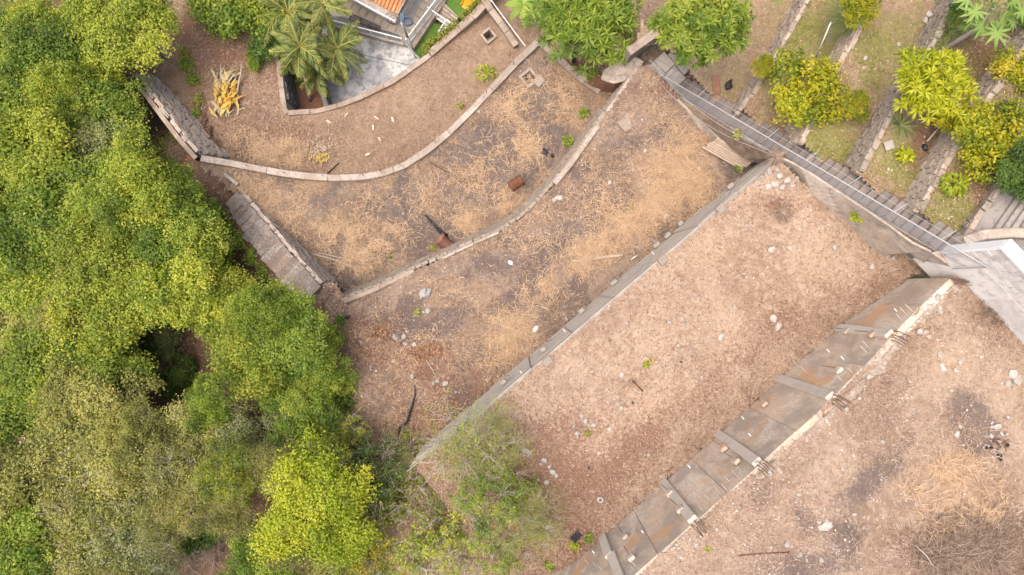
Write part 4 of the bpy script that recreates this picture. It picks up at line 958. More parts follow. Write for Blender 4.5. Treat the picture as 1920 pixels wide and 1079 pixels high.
# utility pole with coiled cable
b = P(780, 108, .5)
t = empty('utility_pole', b, 'steel pole with a coil of blue-grey cable at its top beside the court', 'pole')
MB().tube([b, b + up * 3.2], .085, 10).build('lower_shaft', M['galv'], t, smooth=True); MB().tube([b + up * 3.2, b + up * 5.1], .065, 10).build('upper_shaft', M['wire'], t, smooth=True)
def ring(c, r, tr, ax, turns=1, n=20):
    a = ax.cross(Vector((.3, .2, 1))).normalized(); q_ = ax.cross(a)
    return MB().tube([c + (a * math.cos(2 * math.pi * k / n) + q_ * math.sin(2 * math.pi * k / n)) * r + ax * (.05 * k / n) for k in range(int(n * turns) + 1)], tr, 6)
ring(b + up * 5.0 + Vector((.28, .1, 0)), .24, .05, Vector((.2, .3, 1)).normalized(), 2).build('cable_coil', M['blue'], t)
for k in range(3): ring(b + up * 4.9 + Vector((-.35 - .1 * k, .15 + .08 * k, 0)), .22 + .05 * k, .012, Vector((.2 * k, .3, 1)).normalized(), 1).build('loose_loop', M['black'], t)
MB().box(b + up * 5.0 + Vector((.02, .3, 0)), .22, .5, .2, .1).build('junction_box', M['blue'], t, bevel=.02)
MB().tube([P(766, 88, 2.0), P(792, 118, 2.6)], .03, 6).build('stay', M['galv'], t)
a, b2 = P(678, 164, .5), P(668, 124, 2.4)
t = empty('leaning_post', a, 'thin white leaning post standing on the grey court', 'post')
MB().tube([a, b2], .035, 8).build('shaft', M['pipe_white'], t); MB().tube([a, a + up * .06], .12, 10).build('base', M['pipe_white'], t)
MB().tube([b2, b2 + Vector((.1, .25, .05))], .03, 6).build('hook', M['pipe_white'], t)
tag(MB().tube([P(640, 92, .52), P(670, 100, .52), P(700, 108, .52), P(735, 115, .52), P(765, 122, .52)], .012, 5).build('cable', M['black']), 'thin dark cable lying across the grey court', 'cable')
tag(MB().tube([P(913, -10, 4.7), P(950, 40, 4.9), P(985, 87, 6.75)], .03, 6).build('pipe', M['pipe_white']), 'white pipe sloping down along the dark strip wall', 'pipe')
tag(MB().tube([P(1074, 128, 6.9), P(1090, 138, 6.6), P(1108, 143, 6.6), P(1135, 143, 8), P(1166, 141, 9.3)], .02, 6).build('hose', M['wire']), 'grey hose hanging across the gully below the mango tree', 'hose')

# pits
def pit(poly, z, label, zf):
    c = Vector((sum(p[0] for p in poly) / 4, sum(p[1] for p in poly) / 4, z)); t = empty('inspection_pit', c, label, 'pit')
    inn = [(c.x + (p[0] - c.x) * .72, c.y + (p[1] - c.y) * .72) for p in poly]; out = [(c.x + (p[0] - c.x) * 1.12, c.y + (p[1] - c.y) * 1.12) for p in poly]
    for i in range(4):
        j = (i + 1) % 4; MB().prism([out[i], out[j], inn[j], inn[i]], z - .9, z + .10 + .004 * i).build('side_wall', M['coping_dirty'], t)
    MB().prism(inn, z - .95, z - .75).build('floor', M['soilf'], t)
    for k in range(4): rock_obj('rubble', Vector((random.uniform(-.12, .12), random.uniform(-.12, .12), -.7)), random.uniform(.1, .2), 'rock', t)
    return t
pit(PIT1, Z1, 'small square brick pit on the brown terrace near the dark strip wall', z_t1)
t = pit(PIT2, Z2, 'square pit with broken concrete cover on the burnt terrace corner', z_t2)
c = P(992, 147, Z2); MB().box((c.x + .05, c.y + .05, Z2 - .1), .12, .6, .08, math.radians(40)).build('cross_bar', M['coping_dirty'], t)
MB().box((c.x + .5, c.y - .18, Z2 + .13), .5, .4, .08, math.radians(48)).build('lid', M['coping_dirty'], t, bevel=.015)
# ------------------------------------------------------------------ vegetation
def unit(a): return a / np.maximum(1e-9, np.linalg.norm(a, axis=-1, keepdims=True))
def leaf_quads(C, A, N, L, Wd, fold=.15):
    """one folded rhombus per leaf: centre, long axis, normal"""
    A = unit(A); B = unit(np.cross(N, A)); N2 = np.cross(A, B); n = len(C)
    L = np.broadcast_to(L, (n,))[:, None]; Wd = np.broadcast_to(Wd, (n,))[:, None]
    V = np.stack([C - A * L * .5, C + B * Wd * .5 + N2 * Wd * fold, C + A * L * .5 - N2 * L * .08, C - B * Wd * .5 + N2 * Wd * fold], 1).reshape(-1, 3)
    return V, np.arange(4 * n).reshape(n, 4)
def sphere_dirs(r, n): return unit(r.normal(size=(n, 3)))

def crown(seed, rx, rz, hc, lobes, clumps, per, L, Wd, cr=.34, holes=0.0, up=.75, ls=.5):
    r = np.random.default_rng(seed); cs = []; tone = []
    lc = []; 
    for k in range(lobes):
        a = r.random() * 6.283 + k * 2.4; q = math.sqrt((k + .3) / lobes) * (.62 + .36 * r.random())
        lr = ls * rx * (.55 + .6 * r.random())
        lc.append((rx * q * math.cos(a), rx * q * math.sin(a), rz * (.25 * (1 - q * q) + .6 * (r.random() - .55)), lr, .5 + .8 * (r.random() - .5)))
    nc = clumps
    for i in range(nc):
        x, y, z, lr, tn = lc[i % lobes]
        d = sphere_dirs(r, 1)[0]
        if d[2] < -.25: d[2] = -d[2] * .6
        rad = lr * (.55 + .65 * r.random() ** .8)
        cs.append((x + d[0] * rad, y + d[1] * rad, hc + z + d[2] * rad * .72)); tone.append(tn + .42 * (r.random() - .5))
    cs = np.array(cs); tone = np.array(tone)
    if holes:
        k = r.random(len(cs)) > holes; cs, tone = cs[k], tone[k]
    sz = cr * (.6 + .8 * r.random(len(cs)))
    n = len(cs) * per; ci = np.repeat(np.arange(len(cs)), per)
    off = r.normal(size=(n, 3)) * sz[ci][:, None] * np.array([.5, .5, .32])
    C = cs[ci] + off
    out = unit(off / np.array([1, 1, .64]) + .06 * (cs[ci] - np.array([0, 0, hc])))
    N = unit(out * .9 + np.array([0, 0, up * .8]) + r.normal(size=(n, 3)) * .5)
    A = np.cross(N, r.normal(size=(n, 3)))
    s = .65 + .7 * r.random(n)
    V, Q = leaf_quads(C, A, N, L * s, Wd * s)
    v = np.clip(tone[ci] + .12 * r.normal(size=n), 0, 1)
    return fast_mesh('crown', V, Q, {'v': np.repeat(v, 4)}), lc, cs

def limbs(lc, cs, hc, r0, seed, twigs=0, tw=.012, base=0.0):
    r = random.Random(seed); m = MB(); fork = Vector((r.uniform(-.2, .2), r.uniform(-.2, .2), base + (hc - base) * .45))
    m.tube([(0, 0, base - .3), (r.uniform(-.08, .08), r.uniform(-.08, .08), base + (hc - base) * .2), fork], [r0 * 1.25, r0, r0 * .8], 8)
    for x, y, z, lr, tn in lc:
        e = Vector((x, y, hc + z)); mid = fork.lerp(e, .5) + Vector((r.uniform(-.2, .2), r.uniform(-.2, .2), r.uniform(-.1, .2)))
        m.tube([fork, mid, e], [r0 * .55, r0 * .35, r0 * .15], 5)
    for i in r.sample(range(len(cs)), min(twigs, len(cs))):
        c = Vector(cs[i]); x, y, z, lr, tn = min(lc, key=lambda q: (q[0] - c.x) ** 2 + (q[1] - c.y) ** 2)
        s = Vector((x, y, hc + z)); mid = s.lerp(c, .55) + Vector((r.uniform(-.12, .12), r.uniform(-.12, .12), r.uniform(0, .15)))
        tip = c + (c - s) * r.uniform(.1, .35) + Vector((0, 0, r.uniform(0, .15)))
        m.tube([s, mid, tip], [tw * 1.8, tw * 1.2, tw * .4], 3, cap=False)
        for _ in range(2):
            q = mid.lerp(tip, r.random()); m.tube([q, q + Vector((r.uniform(-.3, .3), r.uniform(-.3, .3), r.uniform(0, .25)))], [tw * .9, tw * .3], 3, cap=False)
    me = bpy.data.meshes.new('trunk'); me.from_pydata(m.v, [], m.f); me.update(); return me

PROTO = {}
def proto(key, seed, rx, rz, hc, lobes, clumps, per, L, Wd, bark='bark', twigs=0, tw=.012, r0=.11, **kw):
    me, lc, cs = crown(seed, rx, rz, hc, lobes, clumps, per, L, Wd, **kw); tr = limbs(lc, cs, hc, r0, seed, twigs, tw)
    me.materials.append(M['lf_green']); tr.materials.append(M[bark]); PROTO[key] = (me, tr, rx, hc)
for k in range(4): proto('full%d' % k, 100 + k, 2.3, 1.5, 4.6, 15 + k, 330, 82, .115, .076, r0=.12, twigs=120, ls=.44, cr=.40)
proto('lime', 119, 2.4, 1.5, 4.4, 17, 330, 95, .09, .06, r0=.12, twigs=60, ls=.36, cr=.40)
for k in range(3): proto('olive%d' % k, 120 + k, 2.4, 1.4, 4.2, 16, 340, 52, .10, .06, 'bark_pale', twigs=260, tw=.014, holes=.05, cr=.42, ls=.44)
for k in range(2): proto('sparse%d' % k, 130 + k, 2.2, 1.6, 3.6, 11, 130, 34, .12, .07, 'bark_pale', twigs=110, tw=.014, cr=.30, r0=.09)
proto('bare', 140, 2.0, 1.7, 3.0, 10, 60, 12, .11, .06, 'bark_pale', twigs=60, tw=.017, cr=.25, r0=.08)
proto('feather', 141, 2.6, 1.0, 3.2, 14, 210, 20, .085, .05, 'bark_pale', twigs=190, tw=.011, cr=.45, r0=.07)
for k in range(2): proto('shrub%d' % k, 150 + k, 1.0, .7, .7, 7, 90, 45, .14, .085, r0=.05, twigs=12)
for k in range(2): proto('citrus%d' % k, 160 + k, 1.6, 1.1, 1.9, 9, 150, 50, .135, .075, r0=.08, twigs=30, cr=.3)

def place(name, label, cat, group, key, mat, px, py, rpx, zg, sz=1.0, rot=None, zoff=0):
    me, tr, rx, hc = PROTO[key]; s = 1.0; gz = 8.0
    for _ in range(6):
        g = zg if not callable(zg) else None
        if g is None: g = gz
        zc = g + hc * s * sz if _ or not callable(zg) else 10
        c = P(px, py, zc); s = rpx * (CAMZ - zc) / FOC / rx
        if callable(zg): gz = float(zg(np.array([c.x]), np.array([c.y]))[0])
    g = gz if callable(zg) else zg
    t = empty(name, (c.x, c.y, g + zoff), label, cat, group); t.scale = (s, s, s * sz); t.rotation_euler = (0, 0, random.uniform(0, 6.28) if rot is None else rot)
    for nm, mesh, mt in (('crown', me, mat), ('trunk', tr, None)):
        o = bpy.data.objects.new(nm, mesh); COL.objects.link(o); o.parent = t
        if mt:
            o.material_slots[0].link = 'OBJECT'; o.material_slots[0].material = M[mt]
    return t
FT = 'trees of the dense wood on the left'
forest_trees = [
 (235, 60, 86, 'full0', 'lf_yellow', 'yellow-green tree with broad crown at the top, beside the bare brown bank'),
 (130, 120, 92, 'full1', 'lf_green', 'green tree between the brown twig tangle and the head of the stone wall'),
 (178, 200, 80, 'full2', 'lf_green', 'rounded green tree overhanging the upper end of the tall stone wall'),
 (40, 190, 88, 'full3', 'lf_green', 'green tree at the left edge just under the brown twig tangle'),
 (60, 310, 95, 'full0', 'lf_yellow', 'yellowish green tree at the left edge, second one below the twig tangle'),
 (165, 300, 80, 'full1', 'lf_grey', 'grey-green tree level with the lower end of the tall stone wall'),
 (255, 345, 84, 'full3', 'lf_yellow', 'yellow-green tree left of where the curved wall meets the stone wall'),
 (325, 362, 50, 'full2', 'lf_green', 'small bright green tree touching the left end of the curved wall'),
 (130, 410, 95, 'full2', 'lf_green', 'green tree in the left wood level with the top of the stone stair'),
 (25, 440, 88, 'full1', 'lf_green', 'green tree at the left edge level with the stone stair'),
 (235, 460, 88, 'full0', 'lf_yellow', 'yellow-green tree in mid wood a crown away from the stone stair'),
 (325, 450, 76, 'full1', 'lf_green', 'vivid green tree beside the upper half of the stone stair'),
 (385, 455, 40, 'full3', 'lf_green', 'small green tree leaning against the stone stair'),
 (90, 540, 95, 'full3', 'lf_yellow', 'pale yellow-green tree near the left edge, level with the foot of the stone stair'),
 (200, 570, 90, 'full0', 'lf_yellow', 'yellow-tinted tree up and left of the dark gap in the wood'),
 (335, 548, 84, 'full2', 'lf_yellow', 'large yellow-green tree directly above the dark gap in the wood'),
 (405, 572, 62, 'full1', 'lf_yellow', 'yellow-green tree at the foot of the stone stair'),
 (540, 610, 78, 'full0', 'lf_green', 'green tree at the wood edge beside the reddish litter'),
 (455, 665, 80, 'full3', 'lf_yellow', 'pale green tree on the right rim of the dark gap'),
 (575, 690, 62, 'full2', 'lf_green', 'small rounded green tree at the wood edge beside the bare mound'),
 (20, 650, 90, 'full2', 'lf_olive', 'olive tree cut by the left edge, level with the dark gap'),
 (110, 660, 95, 'full1', 'lf_yellow', 'broad yellow-green tree two crowns left of the dark gap'),
 (190, 690, 74, 'full3', 'lf_green', 'green tree on the left rim of the dark gap'),
 (560, 780, 62, 'full1', 'lf_green', 'deep green tree below the bare mound at the wood edge'),
 (60, 780, 92, 'full0', 'lf_green', 'green tree at the left edge below the level of the dark gap'),
 (180, 800, 92, 'full2', 'lf_olive', 'olive-green tree below and left of the dark gap'),
 (295, 838, 72, 'olive0', 'lf_olive', 'olive tree with grey twigs directly below the dark gap'),
 (400, 810, 84, 'olive1', 'lf_olive', 'thin olive tree with grey twigs right below the gap rim'),
 (490, 840, 76, 'olive2', 'lf_grey', 'grey twiggy tree up and left of the lime-yellow tree'),
 (30, 900, 90, 'full3', 'lf_olive', 'dull olive tree at the left edge in the lower wood'),
 (135, 905, 96, 'olive1', 'lf_olive', 'olive tree in the lower left wood, second from the edge'),
 (250, 900, 98, 'olive2', 'lf_olive', 'large olive tree in the middle of the lower wood'),
 (372, 905, 84, 'olive0', 'lf_olive', 'olive tree just above the brown hole near the bottom edge'),
 (50, 1020, 96, 'full2', 'lf_green', 'green tree filling the bottom left corner'),
 (170, 1030, 98, 'olive0', 'lf_olive', 'pale olive twiggy tree on the bottom edge, second from the corner'),
 (262, 1035, 84, 'olive1', 'lf_grey', 'greyish tree on the bottom edge left of the brown hole'),
 (488, 1040, 62, 'full1', 'lf_green', 'green tree on the bottom edge right of the brown hole'),
 (575, 948, 112, 'lime', 'lf_lime', 'bright lime-yellow tree standing out at the bottom left of centre'),
 (600, 1070, 70, 'olive2', 'lf_olive', 'olive tree on the bottom edge under the lime-yellow tree'),
 (700, 890, 62, 'sparse0', 'lf_dark', 'dark olive bush-like tree right of the lime-yellow tree'),
 (30, 20, 60, 'olive1', 'lf_olive', 'twiggy olive tree in the top left corner'),
 (150, 20, 70, 'olive2', 'lf_olive', 'thin olive tree on the top edge left of the yellow-green one'),
 (-50, 110, 90, 'full1', 'lf_green', 'green tree just cut by the left edge near the top'),
 (-60, 600, 90, 'full3', 'lf_green', 'green tree barely entering at the left edge halfway down')]
for px, py, r, key, mat, lab in forest_trees:
    place('broadleaf_tree', lab, 'tree', FT, key, mat, px, py, r * 1.06, z_forest, sz=random.uniform(.85, 1.2))
rf_ = random.Random(77)
GAPS = [(95, 60), (190, 110), (110, 190), (185, 150), (10, 260), (120, 355), (215, 400), (295, 400), (60, 370), (180, 505), (280, 510), (362, 512), (30, 500), (145, 605), (500, 580), (500, 680), (60, 715), (150, 740), (150, 770), (400, 755), (120, 840), (245, 835), (440, 880), (90, 950), (200, 960), (320, 960), (430, 950), (520, 890), (640, 880), (530, 1010), (120, 1060), (230, 1070)]
BAND = ['top', 'second', 'third', 'fourth', 'fifth', 'sixth', 'seventh', 'bottom']
OR_ = ['first', 'second', 'third', 'fourth', 'fifth', 'sixth', 'seventh']
for px, py in GAPS:
    bn = min(7, int(py // 135)); rk = sorted(q for q in GAPS if min(7, int(q[1] // 135)) == bn).index((px, py))
    glb = '%s from the left of the small gap-filling trees in the %s band of the wood' % (OR_[rk], BAND[bn])
    lo = py > 760
    place('understory_tree', glb, 'tree', 'small trees between the larger crowns', rf_.choice(['olive0', 'olive1', 'olive2', 'full1'] if lo else ['full0', 'full1', 'full2', 'full3']), rf_.choice(['lf_olive', 'lf_olive', 'lf_yellow'] if lo else ['lf_green', 'lf_yellow', 'lf_yellow', 'lf_olive']), px + rf_.uniform(-10, 10), py + rf_.uniform(-10, 10), rf_.uniform(48, 66), z_forest, sz=rf_.uniform(1.3, 1.75))
SHR = 'undergrowth shrubs along the wood edge'
for px, py, r, key, mat, zf, lab in [
 (430, 25, 48, 'shrub0', 'lf_green', z_t1, 'green shrub on the top edge left of the palms'),
 (485, 18, 45, 'shrub1', 'lf_yellow', z_t1, 'yellow-green shrub on the top edge touching the palm fronds'),
 (385, 12, 40, 'shrub1', 'lf_green', z_t1, 'small green shrub on the top edge above the bare brown bank'),
 (500, 85, 30, 'shrub0', 'lf_dark', z_t1, 'small dark shrub left of the palm bed'),
 (480, 110, 18, 'shrub1', 'lf_green', z_t1, 'tiny green shrub below the dry sticks beside the palms'),
 (424, 505, 24, 'shrub0', 'lf_green', z_forest, 'green shrub crowding the left side of the stone stair'),
 (480, 560, 26, 'shrub1', 'lf_yellow', z_forest, 'yellowish shrub at the bottom of the stone stair'),
 (398, 400, 22, 'shrub0', 'lf_green', z_forest, 'green shrub beside the first steps of the stone stair'),
 (310, 280, 30, 'shrub1', 'lf_olive', z_forest, 'olive shrub on the shaded bank behind the tall stone wall'),
 (640, 845, 40, 'shrub0', 'lf_olive', z_t3, 'olive shrub between the deep green tree and the bare mound'),
 (605, 640, 36, 'shrub1', 'lf_yellow', z_t3, 'yellow-flecked shrub reaching onto the reddish litter'),
 (615, 740, 40, 'shrub0', 'lf_green', z_t3, 'bright green shrub left of the bare mound'),
 (700, 960, 56, 'shrub1', 'lf_olive', z_forest, 'olive shrub mass right of the lime-yellow tree'),
 (760, 900, 46, 'shrub0', 'lf_olive', z_forest, 'olive shrub at the lower end of the grey wall'),
 (790, 985, 50, 'shrub1', 'lf_yellow', z_forest, 'yellowish shrub below the bare pale branches'),
 (660, 1020, 52, 'shrub0', 'lf_grey', z_forest, 'greyish shrub on the bottom edge right of the lime-yellow tree'),
 (375, 1000, 40, 'shrub1', 'lf_dark', z_forest, 'dark shrub at the rim of the brown hole'),
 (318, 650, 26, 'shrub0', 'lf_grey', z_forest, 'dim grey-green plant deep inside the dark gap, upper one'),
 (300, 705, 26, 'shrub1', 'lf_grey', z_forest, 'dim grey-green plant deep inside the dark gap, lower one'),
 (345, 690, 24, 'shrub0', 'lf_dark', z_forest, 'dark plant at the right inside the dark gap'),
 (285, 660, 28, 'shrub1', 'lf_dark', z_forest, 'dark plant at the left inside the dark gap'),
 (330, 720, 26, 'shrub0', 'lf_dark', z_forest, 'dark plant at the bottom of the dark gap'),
 (985, 940, 34, 'shrub1', 'lf_yellow', z_t4, 'leafy yellow-green shrub right of the two pale tree stems'),
 (925, 900, 30, 'shrub0', 'lf_green', z_t4, 'light green shrub among the thin pale branches')]:
    place('shrub', lab, 'shrub', SHR, key, mat, px, py, r, zf)
SPG = 'thin trees at the lower end of the terraces'
for px, py, r, key, mat, zf, lab in [
 (865, 815, 88, 'feather', 'lf_yellow', z_t4, 'feathery pale green tree over the lower end of the grey wall'),
 (905, 870, 70, 'feather', 'lf_olive', z_t4, 'thin olive tree with fine leaves below the feathery pale green one'),
 (760, 945, 70, 'bare', 'lf_olive', z_forest, 'nearly bare tree with whitish branches right of the lime-yellow tree'),
 (845, 930, 62, 'bare', 'lf_yellow', z_forest, 'leafless whitish forked tree in the lower centre'),
 (900, 955, 74, 'sparse0', 'lf_green', z_t4, 'sparse green tree with pale stems on the lower bank'),
 (820, 1030, 88, 'sparse1', 'lf_yellow', z_forest, 'yellow-leaved sparse tree at the bottom edge centre'),
 (700, 1060, 66, 'sparse0', 'lf_citrus', z_forest, 'thin tree with scattered yellow leaves on the bottom edge'),
 (950, 870, 60, 'feather', 'lf_yellow', z_t4, 'wispy yellow-green scrub thinning out over the bank rubble'),
 (920, 790, 46, 'feather', 'lf_yellow', z_t4, 'thin wispy scrub reaching furthest up along the grey wall'),
 (1030, 985, 46, 'feather', 'lf_olive', z_t4, 'thin wispy scrub nearest the black plastic sheet'),
 (725, 850, 44, 'feather', 'lf_olive', z_t3, 'thin wispy scrub just below the bare mound'),
 (805, 905, 50, 'bare', 'lf_yellow', z_t3, 'leafless pale scrub just below the grey wall end'),
 (985, 1010, 62, 'feather', 'lf_yellow', z_t4, 'wispy pale green scrub right of the twin pale stem'),
 (1000, 935, 48, 'feather', 'lf_olive', z_t4, 'wispy olive scrub on the bank beside the rubble'),
 (690, 975, 70, 'feather', 'lf_olive', z_forest, 'wispy olive scrub touching the lime-yellow tree'),
 (870, 1062, 60, 'bare', 'lf_olive', z_t4, 'bare whitish scrub on the bottom edge in the centre'),
 (770, 860, 55, 'feather', 'lf_olive', z_t3, 'wispy olive scrub left of the grey wall end'),
 (650, 800, 40, 'sparse1', 'lf_yellow', z_t3, 'sparse yellow-green scrub at the foot of the bare mound'),
 (935, 1055, 50, 'sparse1', 'lf_green', z_t4, 'sparse green tree on the bottom edge beside the reddish bank')]:
    place('thin_tree', lab, 'tree', SPG, key, mat, px, py, r, zf)
for px, py, r, lab in [(235, 965, 70, 'grey leafless twigs showing through the large olive tree in the lower wood'), (420, 785, 55, 'grey leafless twigs right of the dark gap rim'), (345, 985, 60, 'whitish bare branches over the brown hole at the bottom'), (150, 880, 55, 'grey leafless twigs in the lower left wood'), (500, 800, 45, 'grey leafless twigs left of the deep green tree'), (110, 230, 40, 'bare brown twigs among the upper left crowns')]:
    place('bare_tree', lab, 'tree', 'leafless trees in the wood', 'bare', 'lf_olive', px, py, r, z_forest, sz=1.35)
place('bare_tree', 'tangle of brown leafless twigs in the top left corner', 'tree', None, 'bare', 'lf_olive', 45, 50, 75, z_forest)
b = P(912, 1062, 9.5)
t = empty('tree_stem', b, 'pale twin tree stem rising bare from the reddish bank at the bottom', 'tree')
MB().tube([P(926, 1040, 9.4), P(918, 1005, 11), P(903, 978, 12.6)], [.14, .11, .07], 8).build('trunk', M['bark_pale'], t, smooth=True)
MB().tube([P(924, 1030, 9.8), P(922, 1000, 11.5), P(914, 975, 12.8)], [.09, .07, .05], 8).build('second_stem', M['bark_pale'], t, smooth=True)

# rosette crowns (mango)
def rosettes(seed, rx, ry, rz, hc, n, per, L, Wd, lobes=8, inner=.35):
    r = np.random.default_rng(seed); lc = []
    for k in range(lobes):
        a = 2.4 * k + r.random() * .5; q = math.sqrt((k + .3) / lobes) * .68
        lc.append((rx * q * math.cos(a), ry * q * math.sin(a), rz * (.6 * (1 - q * q) + .25 * (r.random() - .5)), .5 * min(rx, ry) * (.75 + .5 * r.random()), .5 + .5 * (r.random() - .5)))
    lca = np.array(lc); li = r.integers(0, lobes, n); d = sphere_dirs(r, n); d[:, 2] = np.where(d[:, 2] < -.2, -d[:, 2], d[:, 2])
    rad = lca[li, 3] * np.where(r.random(n) < inner, .4 + .5 * r.random(n), .9 + .18 * r.random(n))
    cs = lca[li, :3] * 1.0; cs = cs + d * rad[:, None] * np.array([1, 1, .75]); cs[:, 2] += hc
    ax = unit(d * .6 + np.array([0, 0, .7]) + .25 * r.normal(size=(n, 3)))
    ci = np.repeat(np.arange(n), per); m_ = n * per; th = np.tile(np.arange(per) * 6.283 / per, n) + np.repeat(r.random(n) * 6.28, per) + .25 * r.normal(size=m_)
    a1 = unit(np.cross(ax, np.array([.3, .5, .2]))); a2 = np.cross(ax, a1)
    el = np.where(r.random(m_) < .35, .75, .15) + .25 * r.normal(size=m_)
    dirs = unit((a1[ci] * np.cos(th)[:, None] + a2[ci] * np.sin(th)[:, None]) + ax[ci] * el[:, None])
    ll = L * (.7 + .5 * r.random(m_)); C = cs[ci] + dirs * (ll * .52)[:, None]; N = unit(ax[ci] * 1.0 + .3 * r.normal(size=(m_, 3)) + np.array([0, 0, .2]))
    V, Q = leaf_quads(C, dirs, N, ll, Wd * (.8 + .4 * r.random(m_)), .2)
    tone = lca[li, 4][ci] + .3 * (r.random(n)[ci] - .5) + .1 * r.normal(size=m_)
    return fast_mesh('crown', V, Q, {'v': np.repeat(np.clip(tone, 0, 1), 4)}), lc, cs
def mango(label, px, py, rx, ry, zg, hc, mat, n, per, L, Wd, seed, extra=None, lobes=9):
    c = P(px, py, zg + hc); t = empty('mango_tree', (c.x, c.y, zg), label, 'tree')
    me, lc, cs = rosettes(seed, rx, ry, min(rx, ry) * .8, hc, n, per, L, Wd, lobes); link('crown', me, M[mat], t)
    link('trunk', limbs(lc, cs, hc, .12, seed, 25), M['bark'], t)
    if extra:
        me2, _, _ = rosettes(seed + 1, rx * 1.02, ry * 1.02, min(rx, ry) * .85, hc + .05, extra, 9, L * .8, Wd, lobes, 0); link('young_shoots', me2, M['lf_flower'], t)
    return t
mango('large dense mango tree filling the gully at the top centre', 1096, 42, 2.45, 2.3, Z1 - .2, 5.4, 'lf_mango', 620, 11, .42, .085, 201, lobes=12)
mango('dark green mango tree with orange shoots right of the gully', 1312, 62, 2.05, 1.35, G[0], 3.1, 'lf_mango', 480, 11, .32, .07, 205, 5, 10)
mango('bright yellow-green mango tree in the terraced garden', 1735, 172, 1.35, 1.15, G[2], 2.9, 'lf_mangoy', 260, 12, .30, .065, 208, lobes=7)
GT = 'citrus trees of the terraced garden'
for px, py, r, key, mat, zg, lab in [
 (1486, 170, 74, 'citrus1', 'lf_citrus', G[1], 'round yellow-green citrus tree beside the white leaning pole'),
 (1440, 125, 24, 'citrus1', 'lf_citrus', G[1], 'small yellow-green tuft tree between orange-tipped mango and round citrus'),
 (1612, 200, 30, 'citrus1', 'lf_citrus', G[2], 'small yellow citrus tree left of the bright mango'),
 (1850, 235, 76, 'citrus1', 'lf_citrus', G[3], 'large yellow citrus tree at the right edge'),
 (1915, 130, 58, 'citrus0', 'lf_citrus', G[3], 'yellow citrus tree cut by the right edge below the papaya'),
 (1780, 230, 36, 'citrus0', 'lf_citrus', G[3], 'thin yellow citrus between bright mango and the large yellow citrus'),
 (1898, 318, 52, 'citrus1', 'lf_dark', G[4], 'dark green rounded tree above the concrete steps at the right edge'),
 (1610, 2, 40, 'citrus1', 'lf_citrus', G[2], 'yellow-green tree crown on the top edge above the grass bush'),
 (1800, 14, 26, 'citrus0', 'lf_dark', G[3], 'small dark green tree left of the papaya'),
 (1915, 30, 30, 'citrus0', 'lf_dark', G[3], 'dark green tree at the right edge beside the papaya')]:
    place('citrus_tree', lab, 'tree', GT, key, mat, px, py, r, zg)

# strips for fronds, blades and long leaves
def strip_leaf(pts, ws, nrm=Vector((0, 0, 1)), fold=.0):
    V, Q = [], []
    for i, p in enumerate(pts):
        a = Vector(pts[min(i + 1, len(pts) - 1)]) - Vector(pts[max(i - 1, 0)]); s = a.cross(nrm).normalized() * ws[i]
        V += [Vector(p) - s + nrm * ws[i] * fold, Vector(p), Vector(p) + s + nrm * ws[i] * fold]
    for i in range(len(pts) - 1): Q += [(3 * i, 3 * i + 1, 3 * i + 4, 3 * i + 3), (3 * i + 1, 3 * i + 2, 3 * i + 5, 3 * i + 4)]
    return V, Q
def frond_mesh(seed, L, droop, leaf_l):
    r = np.random.default_rng(seed); n = 34; C, A, N, LL, tn = [], [], [], [], []
    pt = lambda f: np.array([L * f * (1 - .12 * f), 0, .35 * L * f - droop * L * f * f])
    V, Q, vv = [], [], []
    for k in range(n):
        f = .12 + .88 * k / n; p = pt(f); tg = unit(pt(f + .02) - p)
        ll = leaf_l * (math.sin(math.pi * (.15 + .8 * f)) * .9 + .2)
        for s in (-1, 1):
            d = unit(tg * .75 + np.array([0, s, 0]) * .85 + np.array([0, 0, -.25 - .3 * r.random()]) + .12 * r.normal(size=3))
            C.append(p + d * ll * .5); A.append(d); N.append(unit(np.array([0, 0, 1.0]) + .35 * r.normal(size=3))); LL.append(ll); tn.append(.45 + .2 * r.normal() + .2 * (f > .85))
    V, Q = leaf_quads(np.array(C), np.array(A), np.array(N), np.array(LL), .055, .1); v = np.repeat(np.clip(tn, 0, 1), 4)
    rv, rq = [], []
    for k in range(7):
        p = pt(k / 6); w = .03 * (1 - .75 * k / 6); rv += [p + [0, w, .01], p + [0, -w, .01]]
        if k: rq.append([2 * k - 2, 2 * k - 1, 2 * k + 1, 2 * k])
    Q = np.concatenate([Q, np.array(rq) + len(V)]); V = np.concatenate([V, np.array(rv)]); v = np.concatenate([v, np.full(len(rv), .95)])
    me = fast_mesh('frond', V, Q, {'v': v}); me.materials.append(M['lf_palm']); return me
FR = [frond_mesh(300 + k, 1.75, .45 + .14 * k, .46) for k in range(5)]
PG = 'palms beside the grey court'
